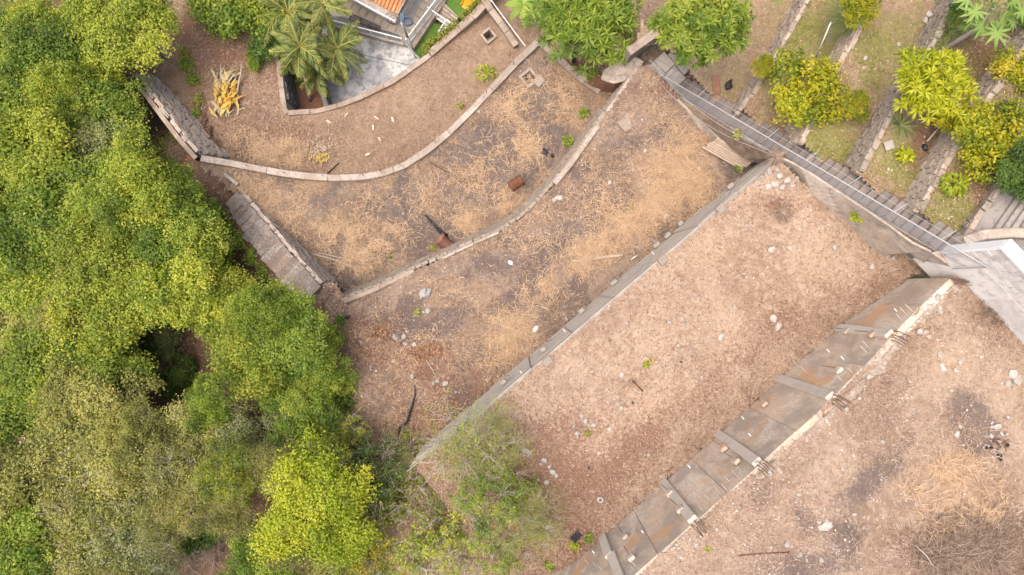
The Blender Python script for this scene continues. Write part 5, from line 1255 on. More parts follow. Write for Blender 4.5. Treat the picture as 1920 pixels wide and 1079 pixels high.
for (bx, by, bz), (cx, cy, cz), n, sc, lab in [
 ((582, 190, 1.9), (563, 90, 5.0), 24, 1.02, 'tallest palm with curved pale trunk in the bed beside the court'),
 ((592, 170, 1.9), (632, 92, 3.6), 17, 1.0, 'palm whose fronds hang over the grey court'),
 ((600, 60, .8), (606, 10, 4.6), 18, 1.0, 'palm at the top edge beside the white railing'),
 ((560, 70, .8), (540, 24, 4.6), 20, 1.08, 'pale-fronded palm at the top left of the palm cluster'),
 ((588, 165, 1.9), (594, 132, 2.6), 17, 1.0, 'lowest palm over the dark kerb of the court')]:
    a, b = P(bx, by, bz), P(cx, cy, cz); t = empty('palm_tree', a, lab, 'tree', PG)
    pts = [a.lerp(b, f) + Vector((.0, 0, .25 * math.sin(math.pi * f))) for f in np.linspace(0, 1, 7)]
    MB().tube(pts, [.10, .08, .07, .065, .06, .06, .07], 8).build('trunk', M['bark_pale'], t, smooth=True)
    MB().tube([b - Vector((0, 0, .25)), b + Vector((0, 0, .12))], [.09, .05], 8).build('crownshaft', M['lf_banana'], t)
    for k in range(n):
        o = bpy.data.objects.new('frond', random.choice(FR)); COL.objects.link(o); o.parent = t; o.location = b - a
        o.rotation_euler = (random.uniform(-.5, .5), random.uniform(-.5, .35) if k % 3 else random.uniform(-1.1, -.5), 2.4 * k + random.uniform(-.25, .25)); o.scale = [sc * random.uniform(.8, 1.1)] * 3

# papaya with star-shaped leaves
def star_leaf(seed):
    r = random.Random(seed); V = [(0, 0, 0)]; F = []; k = 9
    for i in range(k * 4):
        a = -2.75 + 5.5 * i / (k * 4 - 1); ph = i % 4; rr = [.22, .36, .62, .40][ph] * (1 - .25 * abs(a) / 2.75) * r.uniform(.9, 1.1)
        V.append((rr * math.cos(a), rr * math.sin(a), -.25 * rr * rr + .03 * (ph == 2)))
    F = [(0, i, i + 1) for i in range(1, k * 4)]
    me = fast_mesh('leaf', V, F, {'v': [r.random() for _ in V]}); me.materials.append(M['lf_papaya']); return me
SL = [star_leaf(k) for k in range(4)]
def papaya(label, base, top, n, sc, pl_, mid=None):
    t = empty('papaya_tree', base, label, 'tree'); pts = [base, mid or base.lerp(top, .5), top]
    MB().tube(pts, [.11, .09, .06], 8).build('trunk', M['bark_pale'], t, smooth=True)
    for k in range(n):
        a = 2.4 * k; ln_ = pl_ * random.uniform(.5, 1.0); e = top + Vector((math.cos(a) * ln_, math.sin(a) * ln_, random.uniform(-.15, .35)))
        lf = bpy.data.objects.new('leaf', random.choice(SL)); COL.objects.link(lf); lf.parent = t; lf.location = e - base; lf.rotation_euler = (random.uniform(-.3, .3), random.uniform(-.1, .4), a + random.uniform(-.3, .3)); lf.scale = [sc * random.uniform(.85, 1.15)] * 3
        MB().tube([top, e], .012, 4).build('stalk', M['lf_papaya'], t)
papaya('papaya tree with star-shaped leaves and long leaning pale trunk at the top right', P(1764, 98, G[3] + .1), P(1862, 15, G[3] + 2.2), 15, .85, .85, P(1830, 55, G[3] + 1.2))
papaya('young papaya seedling halfway along the leaning papaya trunk', P(1820, 62, G[3]), P(1816, 58, G[3] + .6), 5, .42, .3)
for a_, b_, z_, lab, sc, n, mt in [(1780, 348, G[4], 'lime-green broadleaf seedling on the uppermost garden strip', .45, 16, 'lf_lime'), (1691, 293, G[3], 'small yellow leafy seedling near the square slab', .28, 9, 'lf_mangoy'), (911, 140, Z1, 'fern-like green plant against the curved wall', .5, 9, 'lf_lime')]:
    papaya_root = P(a_, b_, z_)
    t = empty('seedling', papaya_root, lab, 'plant'); r = np.random.default_rng(int(a_)); N_ = n * 9
    th = r.random(N_) * 6.28; rad = sc * 1.15 * np.sqrt(r.random(N_)); C = np.stack([rad * np.cos(th), rad * np.sin(th) * .75, .15 + .4 * sc * (1 - (rad / sc / 1.2) ** 2) + .08 * r.random(N_)], 1)
    A = np.stack([np.cos(th), np.sin(th), .2 * r.normal(size=N_)], 1) + .5 * r.normal(size=(N_, 3)); Nn = unit(np.array([0, 0, 1.]) + .4 * r.normal(size=(N_, 3)))
    V, Q = leaf_quads(C, A, Nn, .26 * (.6 + .6 * r.random(N_)), .09); link('leaves', fast_mesh('leaves', V, Q, {'v': np.repeat(r.random(N_), 4)}), M[mt], t)
    MB().tube([papaya_root, papaya_root + Vector((0, 0, .3))], .02, 5).build('stem', M['bark'], t)
# banana plant
b = P(978, 34, Z1); t = empty('banana_plant', b, 'young banana plant with broad pale leaves at the top edge left of the mango', 'plant')
MB().tube([b, b + Vector((.05, .1, 1.3))], [.13, .09], 8).build('pseudostem', M['husk'], t)
for k in range(7):
    a = .9 * k + .3; tp_ = b + Vector((.05, .1, 1.3)); L = 1.15 * random.uniform(.8, 1.1)
    pts = [tp_ + Vector((math.cos(a) * L * f, math.sin(a) * L * f, .55 * f - .75 * f * f)) for f in (0, .2, .4, .6, .8, 1)]
    V, Q = strip_leaf(pts, [.02, .12, .19, .19, .13, .01], fold=.25); me = fast_mesh('leaf', [v - b for v in V], Q, {'v': np.full(len(V), random.random())}); link('leaf', me, M['lf_banana'], t)

# grass-like bushes and agaves
def blades(C, D, L, Wd, droop, v, lift=.8, side=0.0):
    """arching blades: base points, horizontal directions"""
    n = len(C); D = unit(D); S = unit(np.stack([-D[:, 1], D[:, 0], 0 * D[:, 0]], 1)); L = np.broadcast_to(L, (n,))[:, None]; Wd = np.broadcast_to(Wd, (n,))[:, None]
    lift = np.broadcast_to(lift, (n,))[:, None]; droop = np.broadcast_to(droop, (n,))[:, None]; Z = np.array([[0, 0, 1.]])
    p1 = C + D * L * .5 + Z * L * lift * .5; p2 = C + D * L + Z * L * (lift - droop) + S * L * np.broadcast_to(side, (n,))[:, None]
    V = np.stack([C - S * Wd * .5, C + S * Wd * .5, p1 - S * Wd * .42, p1 + S * Wd * .42, p2 - S * Wd * .06, p2 + S * Wd * .06], 1).reshape(-1, 3)
    b_ = 6 * np.arange(n)[:, None]; Q = np.concatenate([b_ + [0, 1, 3, 2], b_ + [2, 3, 5, 4]], 0)
    return V, Q, np.repeat(v, 6)
def tuft_obj(name, label, cat, px, py, z, n, L, Wd, mat, spread=.1, lift=(.2, 1.1), seed=0, group=None, drop=.6):
    c = P(px, py, z); r = np.random.default_rng(seed + int(px)); a = r.random(n) * 6.283; D = np.stack([np.cos(a), np.sin(a), 0 * a], 1)
    C = D * (spread * r.random(n))[:, None]; V, Q, v = blades(C, D + .2 * r.normal(size=(n, 3)) * [1, 1, 0], L * (.5 + .7 * r.random(n)), Wd, drop * r.random(n) + .1, np.clip(.5 + .28 * r.normal(size=n), 0, 1), lift[0] + (lift[1] - lift[0]) * r.random(n))
    return tag(link(name, fast_mesh(name, V, Q, {'v': v}), M[mat], None, c), label, cat, group)
tuft_obj('grass_bush', 'sprawling grey-green long-leaved bush under the top edge of the garden', 'bush', 1618, 42, G[2] - .9, 900, 1.35, .016, 'lf_grey', .25, (.15, .9))
tuft_obj('grass_bush', 'smaller grey-green leaning tuft beside the white pole', 'bush', 1580, 28, G[2] - .9, 260, .8, .016, 'lf_grey', .3, (.1, .6), 3)
tuft_obj('agave', 'grey-green spiky agave left of the papaya trunk', 'plant', 1780, 62, G[3], 80, .7, .03, 'lf_grey', .06, (.3, 1.0), 1)
tuft_obj('agave', 'second spiky agave touching the papaya trunk foot', 'plant', 1768, 88, G[3], 50, .45, .025, 'lf_grey', .05, (.3, 1.0), 2)
tuft_obj('agave', 'spiky grey-green agave below the bright mango tree', 'plant', 1688, 236, G[3], 90, .55, .028, 'lf_grey', .06, (.3, 1.0), 3)
tuft_obj('agave', 'pale spiky tuft on the top edge between the garden walls', 'plant', 1455, 3, G[1], 50, .4, .02, 'lf_grey', .05, (.3, .9), 4)

def weed(label, px, py, z, size, n, mat, group='green weeds on the dry terraces'):
    c = P(px, py, z); r = np.random.default_rng(int(px * 7 + py)); C = np.clip(r.normal(size=(n, 3)), -1.9, 1.9) * [size * .42, size * .42, size * .2]; C[:, 2] = np.abs(C[:, 2]) + .03
    V, Q = leaf_quads(C, r.normal(size=(n, 3)) * [1, 1, .4], unit(np.array([0, 0, 1.]) + .5 * r.normal(size=(n, 3))), .13 * (.6 + .7 * r.random(n)), .07)
    return tag(link('weed', fast_mesh('weed', V, Q, {'v': np.repeat(r.random(n), 4)}), M[mat], None, c), label, 'weed', group)
for px, py, z, s, n, mat, lab in [
 (1112, 142, 7.0, .5, 260, 'lf_green', 'leafy green weed growing in the gully wall under the mango'), (1095, 213, Z2, .3, 130, 'lf_green', 'narrow green weed at the revetment foot near the gully'), (1064, 265, Z2, .32, 150, 'lf_green', 'green weed at the revetment foot beside the black scraps'),
 (350, 122, Z1, .55, 260, 'lf_green', 'spreading green weed on the bank under the yellow-green tree'), (362, 150, Z1, .4, 170, 'lf_green', 'loose green weed in mid strip beside the pale dirt streak'), (372, 188, Z1, .4, 180, 'lf_olive', 'dull green weed left of the yellow leaf pile'), (368, 212, Z1, .3, 110, 'lf_green', 'lowest green weed on the bank by the tall stone wall'), (345, 98, Z1, .4, 120, 'lf_olive', 'uppermost olive weed on the brown bank'),
 (862, 200, Z1, .2, 60, 'lf_olive', 'small dull weed against the curved wall'), (812, 465, Z2, .14, 40, 'lf_lime', 'bright green weed beside the clay pipe'), (731, 481, Z2, .16, 40, 'lf_green', 'tiny green weed left of the clay pipe'),
 (782, 586, Z3, .2, 50, 'lf_olive', 'dull green weed among sooty rubble'), (707, 775, Z3, .35, 150, 'lf_green', 'green weed on the bare mound'), (725, 790, Z3, .2, 60, 'lf_lime', 'lime weed at the right flank of the bare mound'), (760, 815, Z3, .28, 110, 'lf_lime', 'yellow-green weed beside the dark dead branch'), (686, 720, Z3, .22, 60, 'lf_olive', 'small weed on top of the bare mound'), (640, 600, Z3, .3, 90, 'lf_dark', 'dark weed patch at the wood edge by the black ball'),
 (1212, 684, Z4, .13, 40, 'lf_lime', 'tiny green weed in the middle of the pale terrace'), (1220, 676, Z4, .08, 16, 'lf_citrus', 'tiny yellow weed in the middle of the pale terrace'), (1102, 812, Z4, .1, 24, 'lf_lime', 'tiny weed beside the stone ring on the pale terrace'), (1607, 404, 14.9, .3, 170, 'lf_lime', 'bright green weed rooted on the plastered slope wall'), (1076, 1022, Z4, .22, 80, 'lf_lime', 'lime weed beside the black plastic sheet'), (1104, 1008, Z4, .2, 80, 'lf_green', 'green weed at the foot of the broken pilaster'), (1030, 1060, Z4 - .6, .25, 80, 'lf_green', 'green weed near the bottom edge of the reddish bank'), (985, 990, 12.6, .28, 100, 'lf_green', 'green weed right of the twin pale stem'),
 (1328, 1029, Z5, .1, 30, 'lf_lime', 'tiny lime weed on the top terrace beside the wall rim'), (1382, 253, 12.2, .25, 90, 'lf_olive', 'dry olive weed hanging on the stair fence'), (1385, 314, 10.2, .3, 120, 'lf_green', 'green weed creeping at the right end of the grey wall'), (1338, 338, Z3 + .5, .12, 30, 'lf_lime', 'small lime weed near the right end of the middle terrace'), (1186, 389, Z3, .14, 30, 'lf_olive', 'faint olive weed in the straw')]:
    weed(lab, px, py, z + .02, s, n, mat)
for px, py, lab in [(432, 425, 'green weed beside the stone stair, nearest its upper end'), (452, 452, 'green weed beside the stone stair, second from its upper end'), (474, 482, 'green weed beside the stone stair, third from its upper end'), (496, 512, 'green weed beside the stone stair, fourth from its upper end'), (520, 540, 'green weed at the very bottom of the stone stair')]:
    z = 7.5
    for _ in range(3): c = P(px, py, z); z = float(z_forest(np.array([c.x]), np.array([c.y]))[0])
    weed(lab, px, py, z + .05, .5, 300, 'lf_green', 'weeds along the stone stair')
# ivy on the parapet and weeds in the garden grass
r = np.random.default_rng(9); pts = resample([Vector((*p, 3.9)) for p in cl2], .05); n = 2600
ip = np.array([pts[i] for i in r.integers(0, len(pts), n)]); ip += np.array([-.27, .16, -.05]) + r.normal(size=(n, 3)) * [.12, .12, .16]
ip = ip[(fbm(ip[:, 0], ip[:, 1], 1.3, 77) > .36)]; n = len(ip)
V, Q = leaf_quads(ip, r.normal(size=(n, 3)), unit(np.array([-.3, .3, 1.]) + .5 * r.normal(size=(n, 3))), .12, .09)
tag(link('ivy', fast_mesh('ivy', V, Q, {'v': np.repeat(r.random(n), 4)}), M['lf_ivy']), 'yellowing ivy trailing over the brown parapet above the lawn', 'ivy', kind='stuff')
# ------------------------------------------------------------------ dry grass, straw, litter, gravel
def sample_poly(r, poly, n, dens=None):
    xs = [p[0] for p in poly]; ys = [p[1] for p in poly]; X = np.zeros(0); Y = np.zeros(0)
    x0, x1, y0, y1 = max(min(xs), -17), min(max(xs), 17.5), max(min(ys), -12.5), min(max(ys), 16.5)
    while len(X) < n:
        x = x0 + (x1 - x0) * r.random(n * 2); y = y0 + (y1 - y0) * r.random(n * 2); k = inpoly(x, y, poly)
        if dens is not None: k &= r.random(n * 2) < dens(x, y)
        X = np.concatenate([X, x[k]]); Y = np.concatenate([Y, y[k]])
    return X[:n], Y[:n]
def grass_field(name, label, poly, zf, n, L, Wd, mat, seed, dens=None, lift=(.0, .5), vmu=.5, vsd=.22):
    r = np.random.default_rng(seed); X, Y = sample_poly(r, poly, n, dens); a = r.random(n) * 6.283
    C = np.stack([X, Y, zf(X, Y) + .01], 1); D = np.stack([np.cos(a), np.sin(a), 0 * a], 1)
    tone = vmu + .5 * (fbm(X, Y, .9, seed) - .5) + vsd * r.normal(size=n)
    V, Q, v = blades(C, D, L * (.4 + .9 * r.random(n)), Wd * (.6 + .8 * r.random(n)), .25 * r.random(n), np.clip(tone, 0, 1), lift[0] + (lift[1] - lift[0]) * r.random(n))
    return tag(link(name, fast_mesh(name, V, Q, {'v': v}), M[mat]), label, 'grass', kind='stuff')
nz = lambda s, lo, hi, k: (lambda x, y: .08 + .92 * sstep(fbm(x, y, s, k), lo, hi))
grass_field('dry_grass', 'short brown dry grass covering the lowest terrace', T1poly, z_t1, 24000, .14, .015, 'drygrass', 1, nz(.6, .35, .6, 80), (.1, .8), .45)
grass_field('dry_grass', 'thin dry stalks scattered over the burnt second terrace', T2poly, z_t2, 18000, .22, .014, 'straw', 2, nz(.9, .42, .62, 81), (.0, .4), .36)
grass_field('dry_grass', 'thin dry stalks scattered over the middle terrace', T3poly, z_t3, 26000, .20, .014, 'straw', 3, nz(.8, .40, .62, 82), (.0, .4), .40)
def d4(x, y): return .28 + .35 * sstep(fbm(x, y, .7, 83), .4, .65) + .55 * np.exp(-((-w1dist(x, y)) / 1.4) ** 2) + .5 * sstep(-Vv(x, y), 4.5, 6.5)
grass_field('dry_grass', 'sparse brown dry stubble on the pale upper terrace', T4poly, z_t4, 42000, .15, .014, 'drygrass', 4, d4, (.1, .9), .56)
grass_field('dry_grass', 'pale dry stubble on the top terrace', T5poly, z_t5, 36000, .16, .013, 'drygrass', 5, nz(.7, .35, .62, 84), (.0, .6), .62)
def straw_heap(label, spots, zf, seed, Lm=.55):
    r = np.random.default_rng(seed); VV, QQ, vv = [], [], []; b0 = 0
    for px, py, z, rad, n in spots:
        n = int(n * 2.3); c = P(px, py, z); X = c.x + rad * .75 * r.normal(size=n); Y = c.y + rad * .75 * r.normal(size=n)
        k_ = fbm(X, Y, 2.2, seed + 3, 3) > .44; X, Y = X[k_], Y[k_]; n = len(X)
        a = 12 * fbm(X, Y, .8, seed + 9, 2) + .9 * r.normal(size=n) + 3.14 * (r.random(n) < .4)
        C = np.stack([X, Y, zf(X, Y) + .02 + .10 * r.random(n)], 1); D = np.stack([np.cos(a), np.sin(a), 0 * a], 1)
        V, Q, v = blades(C, D, Lm * (.3 + .7 * r.random(n)), .014, .45 * r.random(n) + .2, np.clip(.68 + .2 * r.normal(size=n), 0, 1), .1 + .55 * r.random(n), side=.28 * r.normal(size=n))
        VV.append(V); QQ.append(Q + b0); vv.append(v); b0 += len(V)
    tag(link('straw_tufts', fast_mesh('straw_tufts', np.concatenate(VV), np.concatenate(QQ), {'v': np.concatenate(vv)}), M['straw']), label, 'grass', kind='stuff')
straw_heap('golden flattened straw tufts on the burnt second terrace', [(490, 370, Z2, .7, 260), (540, 395, Z2, .7, 260), (460, 345, Z2, .5, 120), (640, 440, Z2, .7, 320), (680, 470, Z2, .75, 520), (740, 450, Z2, .6, 300), (655, 500, Z2, .5, 250), (600, 425, Z2, .6, 220), (870, 415, Z2, .5, 330), (955, 375, Z2, .5, 330), (985, 280, Z2, .6, 330), (1050, 200, Z2, .5, 200), (965, 190, Z2, .6, 260), (1065, 165, Z2, .4, 150), (900, 340, Z2, .9, 200), (800, 370, Z2, .9, 220), (1010, 150, Z2, .5, 120), (930, 270, Z2, .6, 180), (700, 380, Z2, 1.0, 200)], z_t2, 11)
straw_heap('golden straw tufts on the middle terrace', [(1265, 320, Z3 + .4, .8, 900), (1300, 360, Z3 + .5, .6, 600), (1240, 370, Z3 + .2, .6, 560), (1210, 405, Z3, .6, 560), (1170, 430, Z3, .55, 320), (1130, 465, Z3, .6, 320), (1090, 475, Z3, .5, 220), (960, 620, Z3, .65, 480), (940, 650, Z3, .5, 240), (1010, 540, Z3, .6, 300), (1140, 380, Z3, .8, 160), (1020, 450, Z3, .9, 160), (1280, 270, Z3 + .4, .7, 180), (925, 690, Z3, .5, 150), (1090, 500, Z3, .4, 150), (1230, 210, Z3 + .2, .7, 120)], z_t3, 12)
straw_heap('tangled pale straw on the lowest terrace above the curved wall', [(540, 280, Z1, .5, 300), (510, 295, Z1, .6, 260), (480, 275, Z1, .5, 200), (560, 300, Z1, .4, 160), (450, 255, Z1, .6, 120)], z_t1, 13)
straw_heap('yellow straw and dry stems at the lower right of the top terrace', [(1880, 960, Z5, .4, 300), (1850, 900, Z5, .6, 180), (1905, 1020, Z5, .5, 320), (1800, 900, Z5, .6, 240), (1760, 930, Z5, .5, 200), (1830, 1030, Z5, .6, 260)], z_t5, 14, .45)
def litter_field(name, label, poly, zf, n, L, mat, seed, dens=None, vmu=.4):
    r = np.random.default_rng(seed); X, Y = sample_poly(r, poly, n, dens); C = np.stack([X, Y, zf(X, Y) + .015 + .02 * r.random(n)], 1)
    V, Q = leaf_quads(C, r.normal(size=(n, 3)) * [1, 1, .25], unit(np.array([0, 0, 1.]) + .35 * r.normal(size=(n, 3))), L * (.5 + .8 * r.random(n)), L * .5 * (.5 + .7 * r.random(n)), .25)
    return tag(link(name, fast_mesh(name, V, Q, {'v': np.repeat(np.clip(vmu + .25 * r.normal(size=n), 0, 1), 4)}), M[mat]), label, 'litter', kind='stuff')
litter_field('leaf_litter', 'fallen brown leaves on the bank at the upper left', T1poly, z_t1, 7000, .10, 'litter', 21, lambda x, y: .06 + .9 * sstep(-x, 8, 13) * sstep(y, 4.5, 8), .42)
litter_field('leaf_litter', 'reddish fallen leaves at the lower end of the middle terrace', T3poly, z_t3, 9000, .095, 'litter', 22, lambda x, y: .08 + .9 * sstep(-Vv(x, y), 3, 7), .36)
litter_field('leaf_litter', 'reddish fallen leaves on the bank below the pale terrace', T4poly, z_t4, 11000, .09, 'litter', 23, lambda x, y: .10 + .9 * sstep(-Vv(x, y), 4.2, 6.5) + .3 * np.exp(-(w1dist(x, y) / 1.2) ** 2), .36)
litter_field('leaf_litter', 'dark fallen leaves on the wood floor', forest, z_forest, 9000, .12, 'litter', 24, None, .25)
def gravel(label, poly, zf, n, s, seed, dens=None, vmu=.55):
    r = np.random.default_rng(seed); X, Y = sample_poly(r, poly, n, dens); sz = s * (.4 + 1.1 * r.random(n) ** 2); a = r.random(n) * 6.28
    c = np.stack([X, Y, zf(X, Y) - .005], 1); V = []
    for k in range(4):
        t_ = a + k * 1.5708 + .3 * r.normal(size=n); V.append(c + np.stack([np.cos(t_), np.sin(t_), 0 * t_], 1) * (sz * (.7 + .5 * r.random(n)))[:, None] + np.array([0, 0, 1.]) * (sz * .25)[:, None])
    top = c + np.array([0, 0, 1.]) * (sz * (.6 + .4 * r.random(n)))[:, None] + r.normal(size=(n, 3)) * (sz * .2)[:, None]; V.append(top)
    V = np.stack(V, 1).reshape(-1, 3); b = 5 * np.arange(n)[:, None]; F = np.concatenate([b + [k, (k + 1) % 4, 4] for k in range(4)], 0)
    tag(link('gravel', fast_mesh('gravel', V, F, {'v': np.repeat(np.clip(vmu + .25 * r.normal(size=n), 0, 1), 5)}), M['gravel']), label, 'gravel', kind='stuff')
gravel('pale stone chips strewn over the upper terrace', T4poly, z_t4, 2200, .03, 31, nz(.8, .45, .65, 90))
gravel('white and grey chips strewn over the top terrace', T5poly, z_t5, 3000, .03, 32, nz(.8, .42, .65, 91), .62)
gravel('stone chips on the middle terrace', T3poly, z_t3, 1600, .035, 33, nz(.8, .5, .68, 92))
gravel('stone chips on the second terrace', T2poly, z_t2, 700, .03, 34, nz(.8, .5, .68, 93))
gravel('pale chips on the lowest terrace', T1poly, z_t1, 1500, .03, 35, lambda x, y: .15 + .85 * sstep(-x, 9, 13))
for i in range(5):
    lft = bounds[i]; rgt = tops[i]
    poly = [(lft[0][0] - .3, lft[0][1] + 4)] + list(lft) + [stair_edge(se[i - 1] if i else -.14), stair_edge(se[i])] + list(rgt[::-1]) + [(rgt[0][0] + .3, rgt[0][1] + 4)]
    zf = lambda x, y, i=i: G[i] + .22 * (fbm(x, y, .5, 50 + i) - .5) + .10 * (fbm(x, y, 2, 60) - .5)
    nm = ['first', 'second', 'third', 'fourth', 'uppermost'][i]
    grass_field('short_grass', 'thin yellowing grass on the %s garden strip' % nm, poly, zf, 2600, .10, .014, 'lf_ivy' if i else 'drygrass', 40 + i, nz(.7, .42, .62, 95 + i), (.3, 1.0), .5)
    litter_field('leaf_litter', 'fallen yellow and brown leaves on the %s garden strip' % nm, poly, zf, 900, .08, 'husk_l' if False else 'litter', 50 + i, None, .6)

# ------------------------------------------------------------------ loose stones one can pick out
ORD = ['leftmost', 'second from left', 'third from left', 'fourth from left', 'fifth from left', 'sixth from left', 'seventh from left', 'eighth from left', 'ninth from left', 'tenth from left']
def stones(spots, zf, where, group, mat='rock', look='pale stone'):
    for k, (px, py, z, s) in enumerate(sorted(spots)):
        for _ in range(2): c = P(px, py, z); z = float(zf(np.array([c.x]), np.array([c.y]))[0])
        lab = look + ' ' + where if len(spots) == 1 else look + ' ' + where + ', ' + ORD[k]
        tag(rock_obj('loose_stone', (c.x, c.y, z + s * .12), s, mat), lab, 'stone', group)
stones([(1442, 322, 14, .3), (1462, 330, 14, .34), (1476, 338, 14, .3), (1452, 345, 14, .36), (1466, 352, 14, .28), (1440, 350, 14, .26), (1486, 348, 14, .24), (1430, 332, 14, .3), (1494, 335, 14, .22), (1457, 318, 14, .25)], z_t4, 'in the rubble heap where grey wall meets stair', 'rubble heap at the grey wall end')
G4 = 'single stones on the upper terrace'
stones([(1255, 605, Z4, .28), (1282, 607, Z4, .26), (1279, 598, Z4, .2), (1176, 606, Z4, .16), (1300, 560, Z4, .16)], z_t4, 'on the pale terrace near its centre', G4)
stones([(1449, 597, Z4, .38), (1460, 612, Z4, .36)], z_t4, 'of the pair beside the tall wall', G4, look='large pale stone')
stones([(1351, 632, Z4, .3), (1316, 707, Z4, .18), (1320, 790, Z4, .2)], z_t4, 'in the brown stubble near the tall wall', G4)
stones([(1165, 703, Z4, .24), (1142, 805, Z4, .2), (1216, 853, Z4, .18)], z_t4, 'on the left half of the pale terrace', G4)
stones([(1447, 468, Z4, .3), (1480, 466, Z4, .24), (1400, 520, Z4, .2), (1400, 430, Z4, .2)], z_t4, 'on the upper pale terrace below the rust-brown dead weed', G4)
stones([(1565, 465, Z4, .28), (1500, 430, Z4, .22), (1560, 500, Z4, .22), (1640, 500, Z4, .25), (1667, 480, Z4, .26), (1678, 485, Z4, .22)], z_t4, 'along the plastered slope wall foot', G4)
stones([(1272, 648, Z4, .16), (1280, 655, Z4, .18), (1290, 645, Z4, .15), (1268, 660, Z4, .13), (1296, 655, Z4, .12), (1284, 664, Z4, .12)], z_t4, 'in the cluster beside the rightmost pipe stub', 'white stone cluster right of centre', look='small white stone')
stones([(1152, 748, Z4, .15), (1160, 757, Z4, .2), (1170, 750, Z4, .15), (1140, 755, Z4, .13), (1165, 765, Z4, .18), (1178, 756, Z4, .14), (1148, 764, Z4, .12)], z_t4, 'in the cluster near the short rusty pipe', 'white stone cluster left of centre', look='small white stone')
stones([(1082, 812, Z4, .26), (1098, 790, Z4, .22), (1090, 780, Z4, .2), (1112, 798, Z4, .18), (1076, 800, Z4, .16)], z_t4, 'in the loose ring near the feathery tree', 'stone ring on the upper terrace', 'rock_grey', 'grey stone')
stones([(1020, 863, 13.4, .26), (1014, 870, 13.4, .2), (1036, 885, 13.4, .3), (1042, 892, 13.4, .22), (1030, 876, 13.4, .2), (985, 845, 13, .3), (992, 850, 13, .24), (1024, 905, 13.3, .22), (1010, 900, 13, .18)], z_t4, 'at the littered left end of the pale terrace', 'rubble at the left end of the upper terrace', 'rock_grey', 'grey stone')
G3 = 'single stones on the middle terrace'
stones([(1048, 372, Z3, .42), (1040, 376, Z3, .3)], z_t3, 'of the pair above the revetment end', G3, look='whitish stone')
stones([(1248, 405, Z3, .3), (1100, 443, Z3, .2), (1090, 408, Z3, .18), (1143, 343, Z3, .2)], z_t3, 'among soot and straw on the middle terrace', G3, look='whitish stone')
stones([(1210, 282, Z3, .2), (1187, 317, Z3, .2), (1115, 280, Z3, .2)], z_t3, 'below the square cover slab', G3, look='whitish stone')
GR = 'rubble on the lower middle terrace'
stones([(741, 632, Z3, .3), (757, 631, Z3, .3), (777, 646, Z3, .24), (760, 645, Z3, .22), (763, 622, Z3, .2), (738, 677, Z3, .2)], z_t3, 'in the group between the orange sprigs', GR, 'rock_grey', 'grey stone')
stones([(780, 590, Z3, .2), (802, 583, Z3, .34)], z_t3, 'on the soot below the concrete lump', GR, 'rock_grey', 'grey stone')
stones([(835, 719, Z3, .28), (813, 719, Z3, .2), (773, 706, Z3, .28), (820, 715, Z3, .2), (855, 735, Z3, .2)], z_t3, 'in the row above the dark dead branch', GR, 'rock_grey', 'grey stone')
stones([(712, 636, Z3, .2), (676, 641, Z3, .18)], z_t3, 'near the wood edge left of the orange sprig', GR, 'rock_grey', 'grey stone')
GT5 = 'stones on the top terrace'
stones([(1536, 980, Z5, .2), (1602, 965, Z5, .2), (1580, 880, Z5, .14), (1620, 990, Z5, .16)], z_t5, 'around the burst cement lump', GT5)
stones([(1475, 1020, Z5, .24), (1500, 1040, Z5, .18), (1540, 1050, Z5, .2)], z_t5, 'near the steel rod end', GT5)
stones([(1305, 1022, Z5, .2)], z_t5, 'beside the tiny lime weed near the wall rim', GT5)
stones([(1497, 927, Z5, .16), (1420, 868, Z5, .16), (1486, 828, Z5, .2)], z_t5, 'on open litter near the middle of the wall rim', GT5)
stones([(1795, 815, Z5, .24), (1800, 800, Z5, .2), (1870, 800, Z5, .3)], z_t5, 'left of the burnt heap', GT5)
stones([(1895, 700, Z5, .42), (1905, 712, Z5, .36), (1890, 718, Z5, .3)], z_t5, 'in the white trio at the right edge', GT5, look='large whitish stone')
stones([(1762, 665, Z5, .22), (1770, 690, Z5, .3), (1790, 694, Z5, .22), (1800, 680, Z5, .2), (1736, 625, Z5, .24), (1745, 632, Z5, .2)], z_t5, 'on the upper half of the top terrace', GT5)
stones([(1760, 560, Z5, .3), (1745, 575, Z5, .3), (1765, 582, Z5, .24)], z_t5, 'at the wall end near the rebar bundle', GT5)
stones([(1656, 830, Z5, .2), (1700, 790, Z5, .16), (1784, 733, Z5, .18), (1714, 768, Z5, .16), (1820, 760, Z5, .15), (1840, 670, Z5, .16)], z_t5, 'scattered between wall rim and burnt patch', GT5)
stones([(898, 210, Z2, .22), (1012, 262, Z2, .2), (660, 380, Z2, .16), (990, 238, Z2, .18)], z_t2, 'on the burnt second terrace', 'stones on the second terrace')
GS = lambda i: (lambda x, y: G[i] + 0 * x)
stones([(1741, 28, G[2], .3), (1735, 40, G[2], .26), (1742, 24, G[2], .2), (1685, 84, G[2], .24), (1622, 110, G[2], .22), (1620, 128, G[2], .2), (1773, 20, G[2], .26), (1752, 85, G[2], .25)], GS(2), 'on the garden strip left of the long wall', 'stones on the third garden strip')
stones([(1665, 318, G[3], .22), (1671, 320, G[3], .2), (1806, 165, G[3], .4), (1812, 158, G[3], .3), (1883, 80, G[3], .24)], GS(3), 'on the garden strip with the square slab', 'stones on the fourth garden strip')
stones([(1585, 105, G[1] + 1.0, .4), (1577, 118, G[1] + 1.0, .4), (1572, 128, G[1] + 1, .35)], lambda x, y: 13.6 + 0 * x, 'on the crumbling garden wall', 'fallen blocks on the crumbling wall', look='fallen white block')

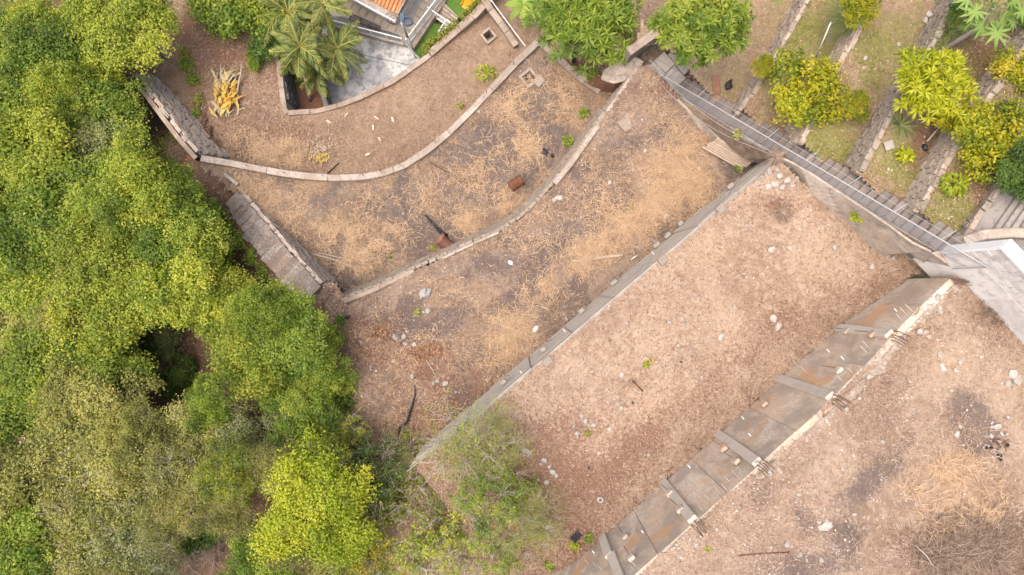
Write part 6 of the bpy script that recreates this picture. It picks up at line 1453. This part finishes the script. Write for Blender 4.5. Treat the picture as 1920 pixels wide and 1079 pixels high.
# ------------------------------------------------------------------ single objects on the terraces
def zat(zf, px, py, z):
    for _ in range(3): c = P(px, py, z); z = float(zf(np.array([c.x]), np.array([c.y]))[0])
    return P(px, py, z)
def slab_obj(name, label, cat, c, sx, sy, sz, rot, mat, tilt=(0, 0)):
    R = Matrix.Rotation(math.radians(rot), 3, 'Z') @ Matrix.Rotation(tilt[0], 3, 'X') @ Matrix.Rotation(tilt[1], 3, 'Y')
    m = MB(); m.box(c + Vector((0, 0, sz / 2 + .01)), sx, sy, sz, M=R); return tag(m.build(name, M[mat], bevel=.02), label, cat)
slab_obj('cover_slab', 'square pinkish concrete cover slab lying on the middle terrace', 'slab', zat(z_t3, 1175, 231, Z3), .66, .62, .08, 40, 'coping_dirty', (.04, .03))
slab_obj('cover_slab', 'small square pale slab lying in the garden grass', 'slab', P(1666, 273, G[3] + .08), .33, .33, .06, 18, 'rock')
def stick(name, label, cat, pts, r0, r1, mat, n=6, group=None):
    k = len(pts); return tag(MB().tube(pts, [r0 + (r1 - r0) * i / (k - 1) for i in range(k)], n).build(name, M[mat], smooth=True), label, cat, group)
up1 = Vector((0, 0, .05))
zt3 = lambda a, b: zat(z_t3, a, b, Z3) + up1
zt2 = lambda a, b: zat(z_t2, a, b, Z2) + up1
zt5 = lambda a, b: zat(z_t5, a, b, Z5) + up1
zt4 = lambda a, b: zat(z_t4, a, b, Z4) + up1
zt1 = lambda a, b: zat(z_t1, a, b, Z1) + up1
c = (zt3(1072, 491) + zt3(1168, 478)) / 2; slab_obj('plank', 'long grey-brown plank lying in the straw near the centre', 'plank', c, 2.3, .12, .06, 7.5, 'boards')
stick('pipe', 'short white pipe beside the plank end', 'pipe', [zt3(1183, 487), zt3(1195, 479)], .035, .035, 'pipe_white')
# rusty drum
c = zt2(967, 346); d = Vector((.75, .55, .12)).normalized(); t = empty('rusty_drum', c, 'rusty open steel drum lying on its side on the burnt terrace', 'drum')
a1 = d.cross(Vector((0, 0, 1))).normalized(); a2 = d.cross(a1)
m = MB(); n = 20; vs = []
prof = [(-.34, .245), (-.32, .27), (-.12, .265), (-.10, .285), (-.08, .265), (.12, .265), (.14, .285), (.16, .265), (.32, .265), (.35, .28)]
cc = c + Vector((0, 0, .24))
for s_, rr in prof: vs += [cc + d * s_ + (a1 * math.cos(6.2832 * k / n) + a2 * math.sin(6.2832 * k / n)) * rr for k in range(n)]
m.add(vs, [(i * n + k, i * n + (k + 1) % n, (i + 1) * n + (k + 1) % n, (i + 1) * n + k) for i in range(len(prof) - 1) for k in range(n)])
o = m.build('shell', M['rust'], t, smooth=True); o.modifiers.new('thick', 'SOLIDIFY').thickness = .02
m = MB(); e = cc + d * .30; m.add([e + (a1 * math.cos(6.2832 * k / n) + a2 * math.sin(6.2832 * k / n)) * .255 for k in range(n)], [tuple(range(n))]); m.build('end_plate', M['rust'], t)
# clay pipe half buried
c = zt2(836, 458); t = empty('clay_pipe', c, 'half-buried brown clay pipe mouth at the foot of the revetment', 'pipe')
d = Vector((-.6, .5, .25)).normalized(); a1 = d.cross(Vector((0, 0, 1))).normalized(); a2 = d.cross(a1); m = MB(); vs = []
for s_, rr in ((-.4, .3), (.3, .3), (.33, .34), (.42, .34), (.42, .27), (-.3, .25)): vs += [c + d * s_ + (a1 * math.cos(6.2832 * k / n) + a2 * math.sin(6.2832 * k / n)) * rr + Vector((0, 0, .08)) for k in range(n)]
m.add(vs, [(i * n + k, i * n + (k + 1) % n, (i + 1) * n + (k + 1) % n, (i + 1) * n + k) for i in range(5) for k in range(n)]); m.build('pipe_body', M['redclay'], t, smooth=True)
rock_obj('soil_plug', c - wloc(t) - d * .1, .5, 'rock', t).data = ROCKS[0].copy(); t.children[-1].data.materials.append(M['soilf'])
# charred logs and sticks
stick('charred_log', 'charred black log on the burnt terrace right of the straw', 'log', [zt2(798, 404) + up1, zt2(812, 420) + up1, zt2(824, 433) + up1, zt2(838, 444)], .03, .12, 'charcoal', 8)
stick('charred_branch', 'long thin charred branch across the second terrace', 'branch', [zt2(808, 306), zt2(836, 322), zt2(858, 332), zt2(877, 346)], .025, .012, 'charcoal')
stick('stick', 'thick grey stick lying at the lower left of the burnt terrace', 'stick', [zt2(588, 477), zt2(625, 487), zt2(676, 506)], .06, .03, 'deadwood')
stick('stick', 'second grey stick lying parallel just above the thick one', 'stick', [zt2(600, 475), zt2(640, 484), zt2(700, 500)], .035, .02, 'deadwood')
stick('stick', 'curved pale stick leaning on the foot of the stone stair', 'stick', [zt2(590, 485) + up1, zt2(602, 503) + up1, zt2(618, 515) + up1, zt2(634, 524)], .035, .02, 'deadwood')
stick('stick', 'short dark stick by the curved wall below the husks', 'stick', [zt1(615, 326) + up1, zt1(636, 306)], .035, .025, 'charcoal')
stick('stick', 'long thin bent stick along the inside of the curved wall', 'stick', [zt1(505, 300), zt1(540, 314), zt1(570, 322), zt1(590, 330)], .03, .015, 'deadwood')
stick('stick', 'upright grey dead branch right of the yellow leaf pile', 'branch', [zt1(445, 192), zt1(450, 165) + up1 * 4, zt1(458, 142) + up1 * 8, zt1(459, 124) + up1 * 8], .05, .03, 'deadwood')
t = empty('dead_branch', zt3(768, 790), 'dark forked dead branch on the litter right of the bare mound', 'branch')
MB().tube([zt3(751, 848), zt3(749, 820) + up1, zt3(752, 801) + up1 * 2, zt3(764, 790) + up1 * 2, zt3(772, 765) + up1 * 2, zt3(779, 742) + up1, zt3(778, 722)], [.085, .08, .075, .06, .05, .04, .02], 7).build('main_limb', M['charcoal'], t, smooth=True)
MB().tube([zt3(776, 750) + up1, zt3(785, 740) + up1, zt3(793, 728)], [.035, .025, .015], 6).build('side_limb', M['deadwood'], t, smooth=True)
stick('stick', 'thin straight pale stick beside the stones on the lower middle terrace', 'stick', [zt3(800, 676), zt3(810, 692), zt3(820, 710)], .025, .015, 'deadwood')
stick('stick', 'long thin dead twig reaching towards the grey wall', 'stick', [zt3(995, 634), zt3(1020, 624), zt3(1050, 606)], .025, .012, 'deadwood')
stick('stick', 'thin twig near the sooty rubble', 'stick', [zt3(770, 632), zt3(790, 626), zt3(797, 620)], .02, .01, 'deadwood')
stick('steel_rod', 'long brown steel rod lying on the top terrace near the bottom edge', 'rod', [zt5(1384, 1041), zt5(1430, 1037), zt5(1478, 1035)], .02, .02, 'rust')
stick('stick', 'bent pale stick in the brown brush at the bottom right', 'stick', [zt5(1709, 1018) + up1 * 3, zt5(1730, 1038) + up1 * 4, zt5(1738, 1052) + up1 * 4, zt5(1752, 1063) + up1 * 3], .02, .015, 'deadwood')
stick('leaning_pole', 'white pole leaning in the garden beside the grass bush', 'pole', [P(1529, 110, G[1] + .9), P(1558, 42, G[2] + .6)], .028, .024, 'pipe_white', 8)
stick('stick', 'dead branch lying above the yellow citrus on the garden wall', 'branch', [P(1738, 266, G[3] + .2), P(1756, 245, G[3] + .3), P(1774, 229, G[3] + .3)], .035, .02, 'deadwood')
stick('stick', 'short bleached branch beside the round citrus tree', 'branch', [P(1550, 137, 13.7), P(1575, 133, 13.8), P(1595, 130, 13.8)], .035, .015, 'deadwood')
stick('short_pipe', 'short rusty pipe piece near the white stone cluster on the pale terrace', 'pipe', [zt4(1186, 714), zt4(1205, 734)], .03, .03, 'rust')
# dead brown weed and ball-like things
tuft_obj('dead_weed', 'rust-brown dead weed on the pale terrace near the stair', 'weed', 1466, 400, float(zt4(1466, 400).z) - .05, 240, .42, .014, 'twigs', .1, (.1, .7), 5)
tuft_obj('dead_weed', 'brown root clump on top of the rubble heap by the stair', 'weed', 1455, 294, 14.05, 160, .35, .016, 'twigs', .1, (.1, .7), 6)
for px, py, lab in [(716, 622, 'orange dead leafy sprig near the wood edge'), (817, 658, 'orange dead leafy sprig in the centre of the lower middle terrace'), (790, 661, 'small brown-orange sprig beside the larger orange one')]:
    c = zt3(px, py); r = np.random.default_rng(px); n_ = 120; C = r.normal(size=(n_, 3)) * [.25, .2, .06]; C[:, 2] = np.abs(C[:, 2]) + .03
    V, Q = leaf_quads(C, r.normal(size=(n_, 3)) * [1, 1, .3], unit(np.array([0, 0, 1.]) + .4 * r.normal(size=(n_, 3))), .16, .06); tag(link('dead_sprig', fast_mesh('dead_sprig', V, Q, {'v': np.repeat(r.random(n_), 4)}), M['lf_orange'], None, c), lab, 'sprig', kind='stuff')
# brown brush heap and thorny twigs
def brush(label, px, py, zf, z, rx, ry, n, seed, L=.8, h=.35):
    c = zat(zf, px, py, z); r = np.random.default_rng(seed); X = rx * r.normal(size=n) * .55; Y = ry * r.normal(size=n) * .55; e = np.exp(-(X / rx) ** 2 - (Y / ry) ** 2)
    k_ = fbm(X, Y, 1.4, seed) > .40; X, Y, e = X[k_], Y[k_], e[k_]; n = len(X); C = np.stack([X, Y, h * e * r.random(n) + .02], 1); a = r.random(n) * 6.28; D = np.stack([np.cos(a), np.sin(a), 0 * a], 1)
    V, Q, v = blades(C, D, L * (.3 + .8 * r.random(n)), .017, .3 * r.random(n), np.clip(.45 + .3 * r.normal(size=n), 0, 1), -.15 + .5 * r.random(n))
    tag(link('brush_heap', fast_mesh('brush_heap', V, Q, {'v': v}), M['twigs'], None, c), label, 'brush')
brush('large heap of dry brown brushwood at the bottom right corner', 1800, 1035, z_t5, Z5, 2.3, 1.0, 9500, 61, .9, .25)
brush('reddish dead twigs piled along the whitewashed wall foot', 1880, 580, z_t5, 17.4, .9, .5, 700, 62, .5, .2)
brush('brown twig pile in the garden beside the dead branch', 1742, 278, GS(3), G[3], .4, .35, 380, 63, .4, .15)
brush('dry sticks and twigs heaped left of the palms', 492, 62, z_t1, Z1, .5, .8, 420, 64, .9, .5)
brush('pinkish twig tangle behind the tall stone wall', 335, 285, z_forest, 5, .8, .9, 900, 65, .7, .5)
brush('grey-brown thorny twigs around the pit of the brown hole in the wood', 385, 1035, z_forest, 8, 1.0, .8, 900, 66, 1.0, .8)
# burnt heap with ash
c = zt5(1870, 836); t = empty('burnt_heap', c, 'burnt refuse heap with white ash near the right edge', 'ash heap')
r = np.random.default_rng(5)
for k in range(16):
    o = rock_obj('cinder', Vector((r.normal() * .25, r.normal() * .25, .01)), random.uniform(.07, .16), 'charcoal' if k % 3 else 'ash', t)
for k in range(10): rock_obj('ash_lump', Vector((.05 + r.normal() * .25, .75 + r.normal() * .3, .0)), random.uniform(.08, .2), 'ash', t)
for k in range(14):
    a = r.random() * 6.28; e = c + Vector((r.normal() * .2, r.normal() * .25, .1)); MB().tube([e, e + Vector((math.cos(a) * .35, math.sin(a) * .35, random.uniform(-.05, .15)))], .015, 5).build('twig', M['deadwood'] if k % 2 else M['rust'], t)
# yellow banana-leaf pile
c = zt1(425, 178); t = empty('dead_leaf_pile', c, 'pile of yellow and orange dead banana leaves on the brown bank', 'leaf pile')
for k in range(95):
    f = r.random(); a = math.radians(r.normal() * 28 + (90 if k % 3 else 60)); b = c + Vector((r.normal() * .26, -1.25 + 2.1 * f, .05 + .25 * r.random())); L = random.uniform(.3, .85); w = random.uniform(.02, .07) * (1.2 - f * .4)
    dv = Vector((math.cos(a), math.sin(a), 0)); pts = [b + dv * L * q + Vector((r.normal() * .04, r.normal() * .04, .12 * math.sin(3.1 * q))) for q in (0, .25, .5, .75, 1)]
    V, Q = strip_leaf(pts, [w * .3, w, w * 1.1, w * .8, .01], fold=random.uniform(-.3, .5)); tone = min(1, max(0, (.78 + .2 * r.normal()) if abs(f - .45) < .32 else .3 + .25 * r.normal()))
    link('leaf', fast_mesh('leaf', [v - c for v in V], Q, {'v': np.full(len(V), tone)}), M['lf_deadban'], t)
for k in range(9):
    a = math.radians(40 + 80 * r.random() + (180 if k % 2 else 0)); e = c + Vector((r.normal() * .15, .9 * (1 if k % 2 == 0 else -1) * r.random(), .12)); MB().tube([e, e + Vector((math.cos(a), math.sin(a), .1)) * random.uniform(.7, 1.1)], [.03, .012], 5).build('stalk', M['husk'], t)
# husks
def husk_pile(label, px, py, rx, ry, n, yel):
    c = zt1(px, py); t = empty('husk_pile', c, label, 'husks'); rr = np.random.default_rng(int(px))
    C = rr.normal(size=(n, 3)) * [rx * .5, ry * .5, .03]; C[:, 2] = np.abs(C[:, 2]) + .02
    V, Q = leaf_quads(C, rr.normal(size=(n, 3)) * [1, 1, .3], unit(np.array([0, 0, 1.]) + .5 * rr.normal(size=(n, 3))), .16 * (.5 + rr.random(n)), .055, .4); tag(link('chips', fast_mesh('chips', V, Q, {'v': np.repeat(rr.random(n), 4)}), M['husk'], t), kind='stuff')
    if yel:
        C = rr.normal(size=(50, 3)) * [rx * .3, ry * .15, .02] + [0, -ry * .55, .05]; V, Q = leaf_quads(C, rr.normal(size=(50, 3)) * [1, 1, .2], unit(np.array([0, 0, 1.]) + .3 * rr.normal(size=(50, 3))), .2, .09); link('yellow_leaves', fast_mesh('yellow_leaves', V, Q, {'v': np.full(200, .68)}), M['lf_deadban'], t)
husk_pile('scatter of pale husk chips with a yellow leaf patch above the curved wall', 602, 282, .75, .75, 190, True)
for k, (px, py) in enumerate([(706, 222), (737, 225), (617, 229), (650, 216), (712, 262), (700, 240), (690, 290)]):
    c = zt1(px, py); V, Q = strip_leaf([Vector((-.15, 0, 0)), Vector((-.05, .03, .04)), Vector((.08, -.02, .05)), Vector((.17, .02, 0))], [.02, .06, .05, .01], fold=.5)
    o = tag(link('dry_husk', fast_mesh('dry_husk', V, Q), M['husk'], None, c), 'pale curled husk on the brown lowest terrace, ' + ['beside the rightmost one', 'rightmost of all', 'leftmost, under the court wall corner', 'nearest the court wall coping', 'lowest but one, towards the curved wall', 'in the middle of the scatter', 'lowest, closest to the curved wall'][k], 'husk', 'scattered husks on the lowest terrace'); o.rotation_euler = (0, 0, r.random() * 6)
# refuse
def crumple(name, label, cat, c, s, mat, flat=.4):
    bm = bmesh.new(); bmesh.ops.create_icosphere(bm, subdivisions=2, radius=.5); rr = random.Random(label)
    for v in bm.verts: v.co *= rr.uniform(.6, 1.25); v.co.z *= flat
    me = bpy.data.meshes.new(name); bm.to_mesh(me); bm.free(); o = link(name, me, M[mat], None, c); o.scale = (s, s * .7, s); o.rotation_euler = (0, 0, rr.uniform(0, 6)); return tag(o, label, cat)
crumple('plastic_scrap', 'white plastic scrap on the soot left of centre', 'scrap', zt3(957, 493), .24, 'white_scrap')
crumple('plastic_scrap', 'larger white plastic scrap in the straw by the grey wall', 'scrap', zt3(1003, 617), .32, 'white_scrap')
crumple('plastic_scrap', 'torn white scrap below the long stair end on the grey wall foot', 'scrap', zt3(1125, 583), .3, 'white_scrap')
crumple('grey_bucket', 'small round grey plastic lump at the grey wall foot', 'lump', zt3(1061, 598), .22, 'wire', .8)
crumple('black_bag', 'black plastic bag scraps at the revetment foot', 'bag', zt2(1022, 284), .5, 'black', .3)
crumple('black_bag', 'small black lump beside the revetment foot weeds', 'bag', zt2(1036, 293), .25, 'black', .6)
crumple('black_ball', 'black round lump at the wood edge', 'lump', zt3(652, 595), .26, 'black', .8)
crumple('concrete_lump', 'grey broken concrete lump left of centre on the middle terrace', 'lump', zt3(797, 551), .65, 'rock_grey', .6)
crumple('concrete_lump', 'pale burst cement lump on the sooty top terrace', 'lump', zt5(1547, 986), .5, 'rock', .5)
crumple('black_bucket', 'dark plastic lump in the garden twig pile', 'lump', P(1735, 277, G[3] + .1), .28, 'black', .7)
crumple('black_sock', 'dark charred roll lying under the orange-tipped mango', 'lump', P(1366, 160, G[0] + .1), .5, 'charcoal', .5)
slab_obj('plastic_sheet', 'flat black plastic sheet near the foot of the tall wall', 'sheet', zt4(1080, 1006), .42, .3, .03, 40, 'black', (.1, .2))
slab_obj('brick_piece', 'rusty red plate fragment under the dark green mango', 'plate', P(1343, 160, G[0] + .05), .3, .8, .05, 5, 'redclay')
for px, py, wh in [(1275, 678, 'below the white stone cluster near the tall wall'), (1185, 755, 'beside the left white stone cluster'), (1187, 715, 'at the end of the short rusty pipe'), (1103, 876, 'nearest the bottom of the pale terrace')]:
    c = zt4(px, py); tag(MB().tube([c + Vector((0, 0, -.1)), c + Vector((0, 0, .25))], .03, 8).build('pipe_stub', M['black']), 'dark upright pipe stub ' + wh, 'pipe', 'pipe stubs on the upper terrace')
c = zt4(1125, 936); tag(ring(c + Vector((0, 0, .04)), .09, .035, Vector((0, 0, 1)), 1, 12).build('grey_ring', M['rock_grey']), 'small grey ring lying near the tall wall foot', 'ring')
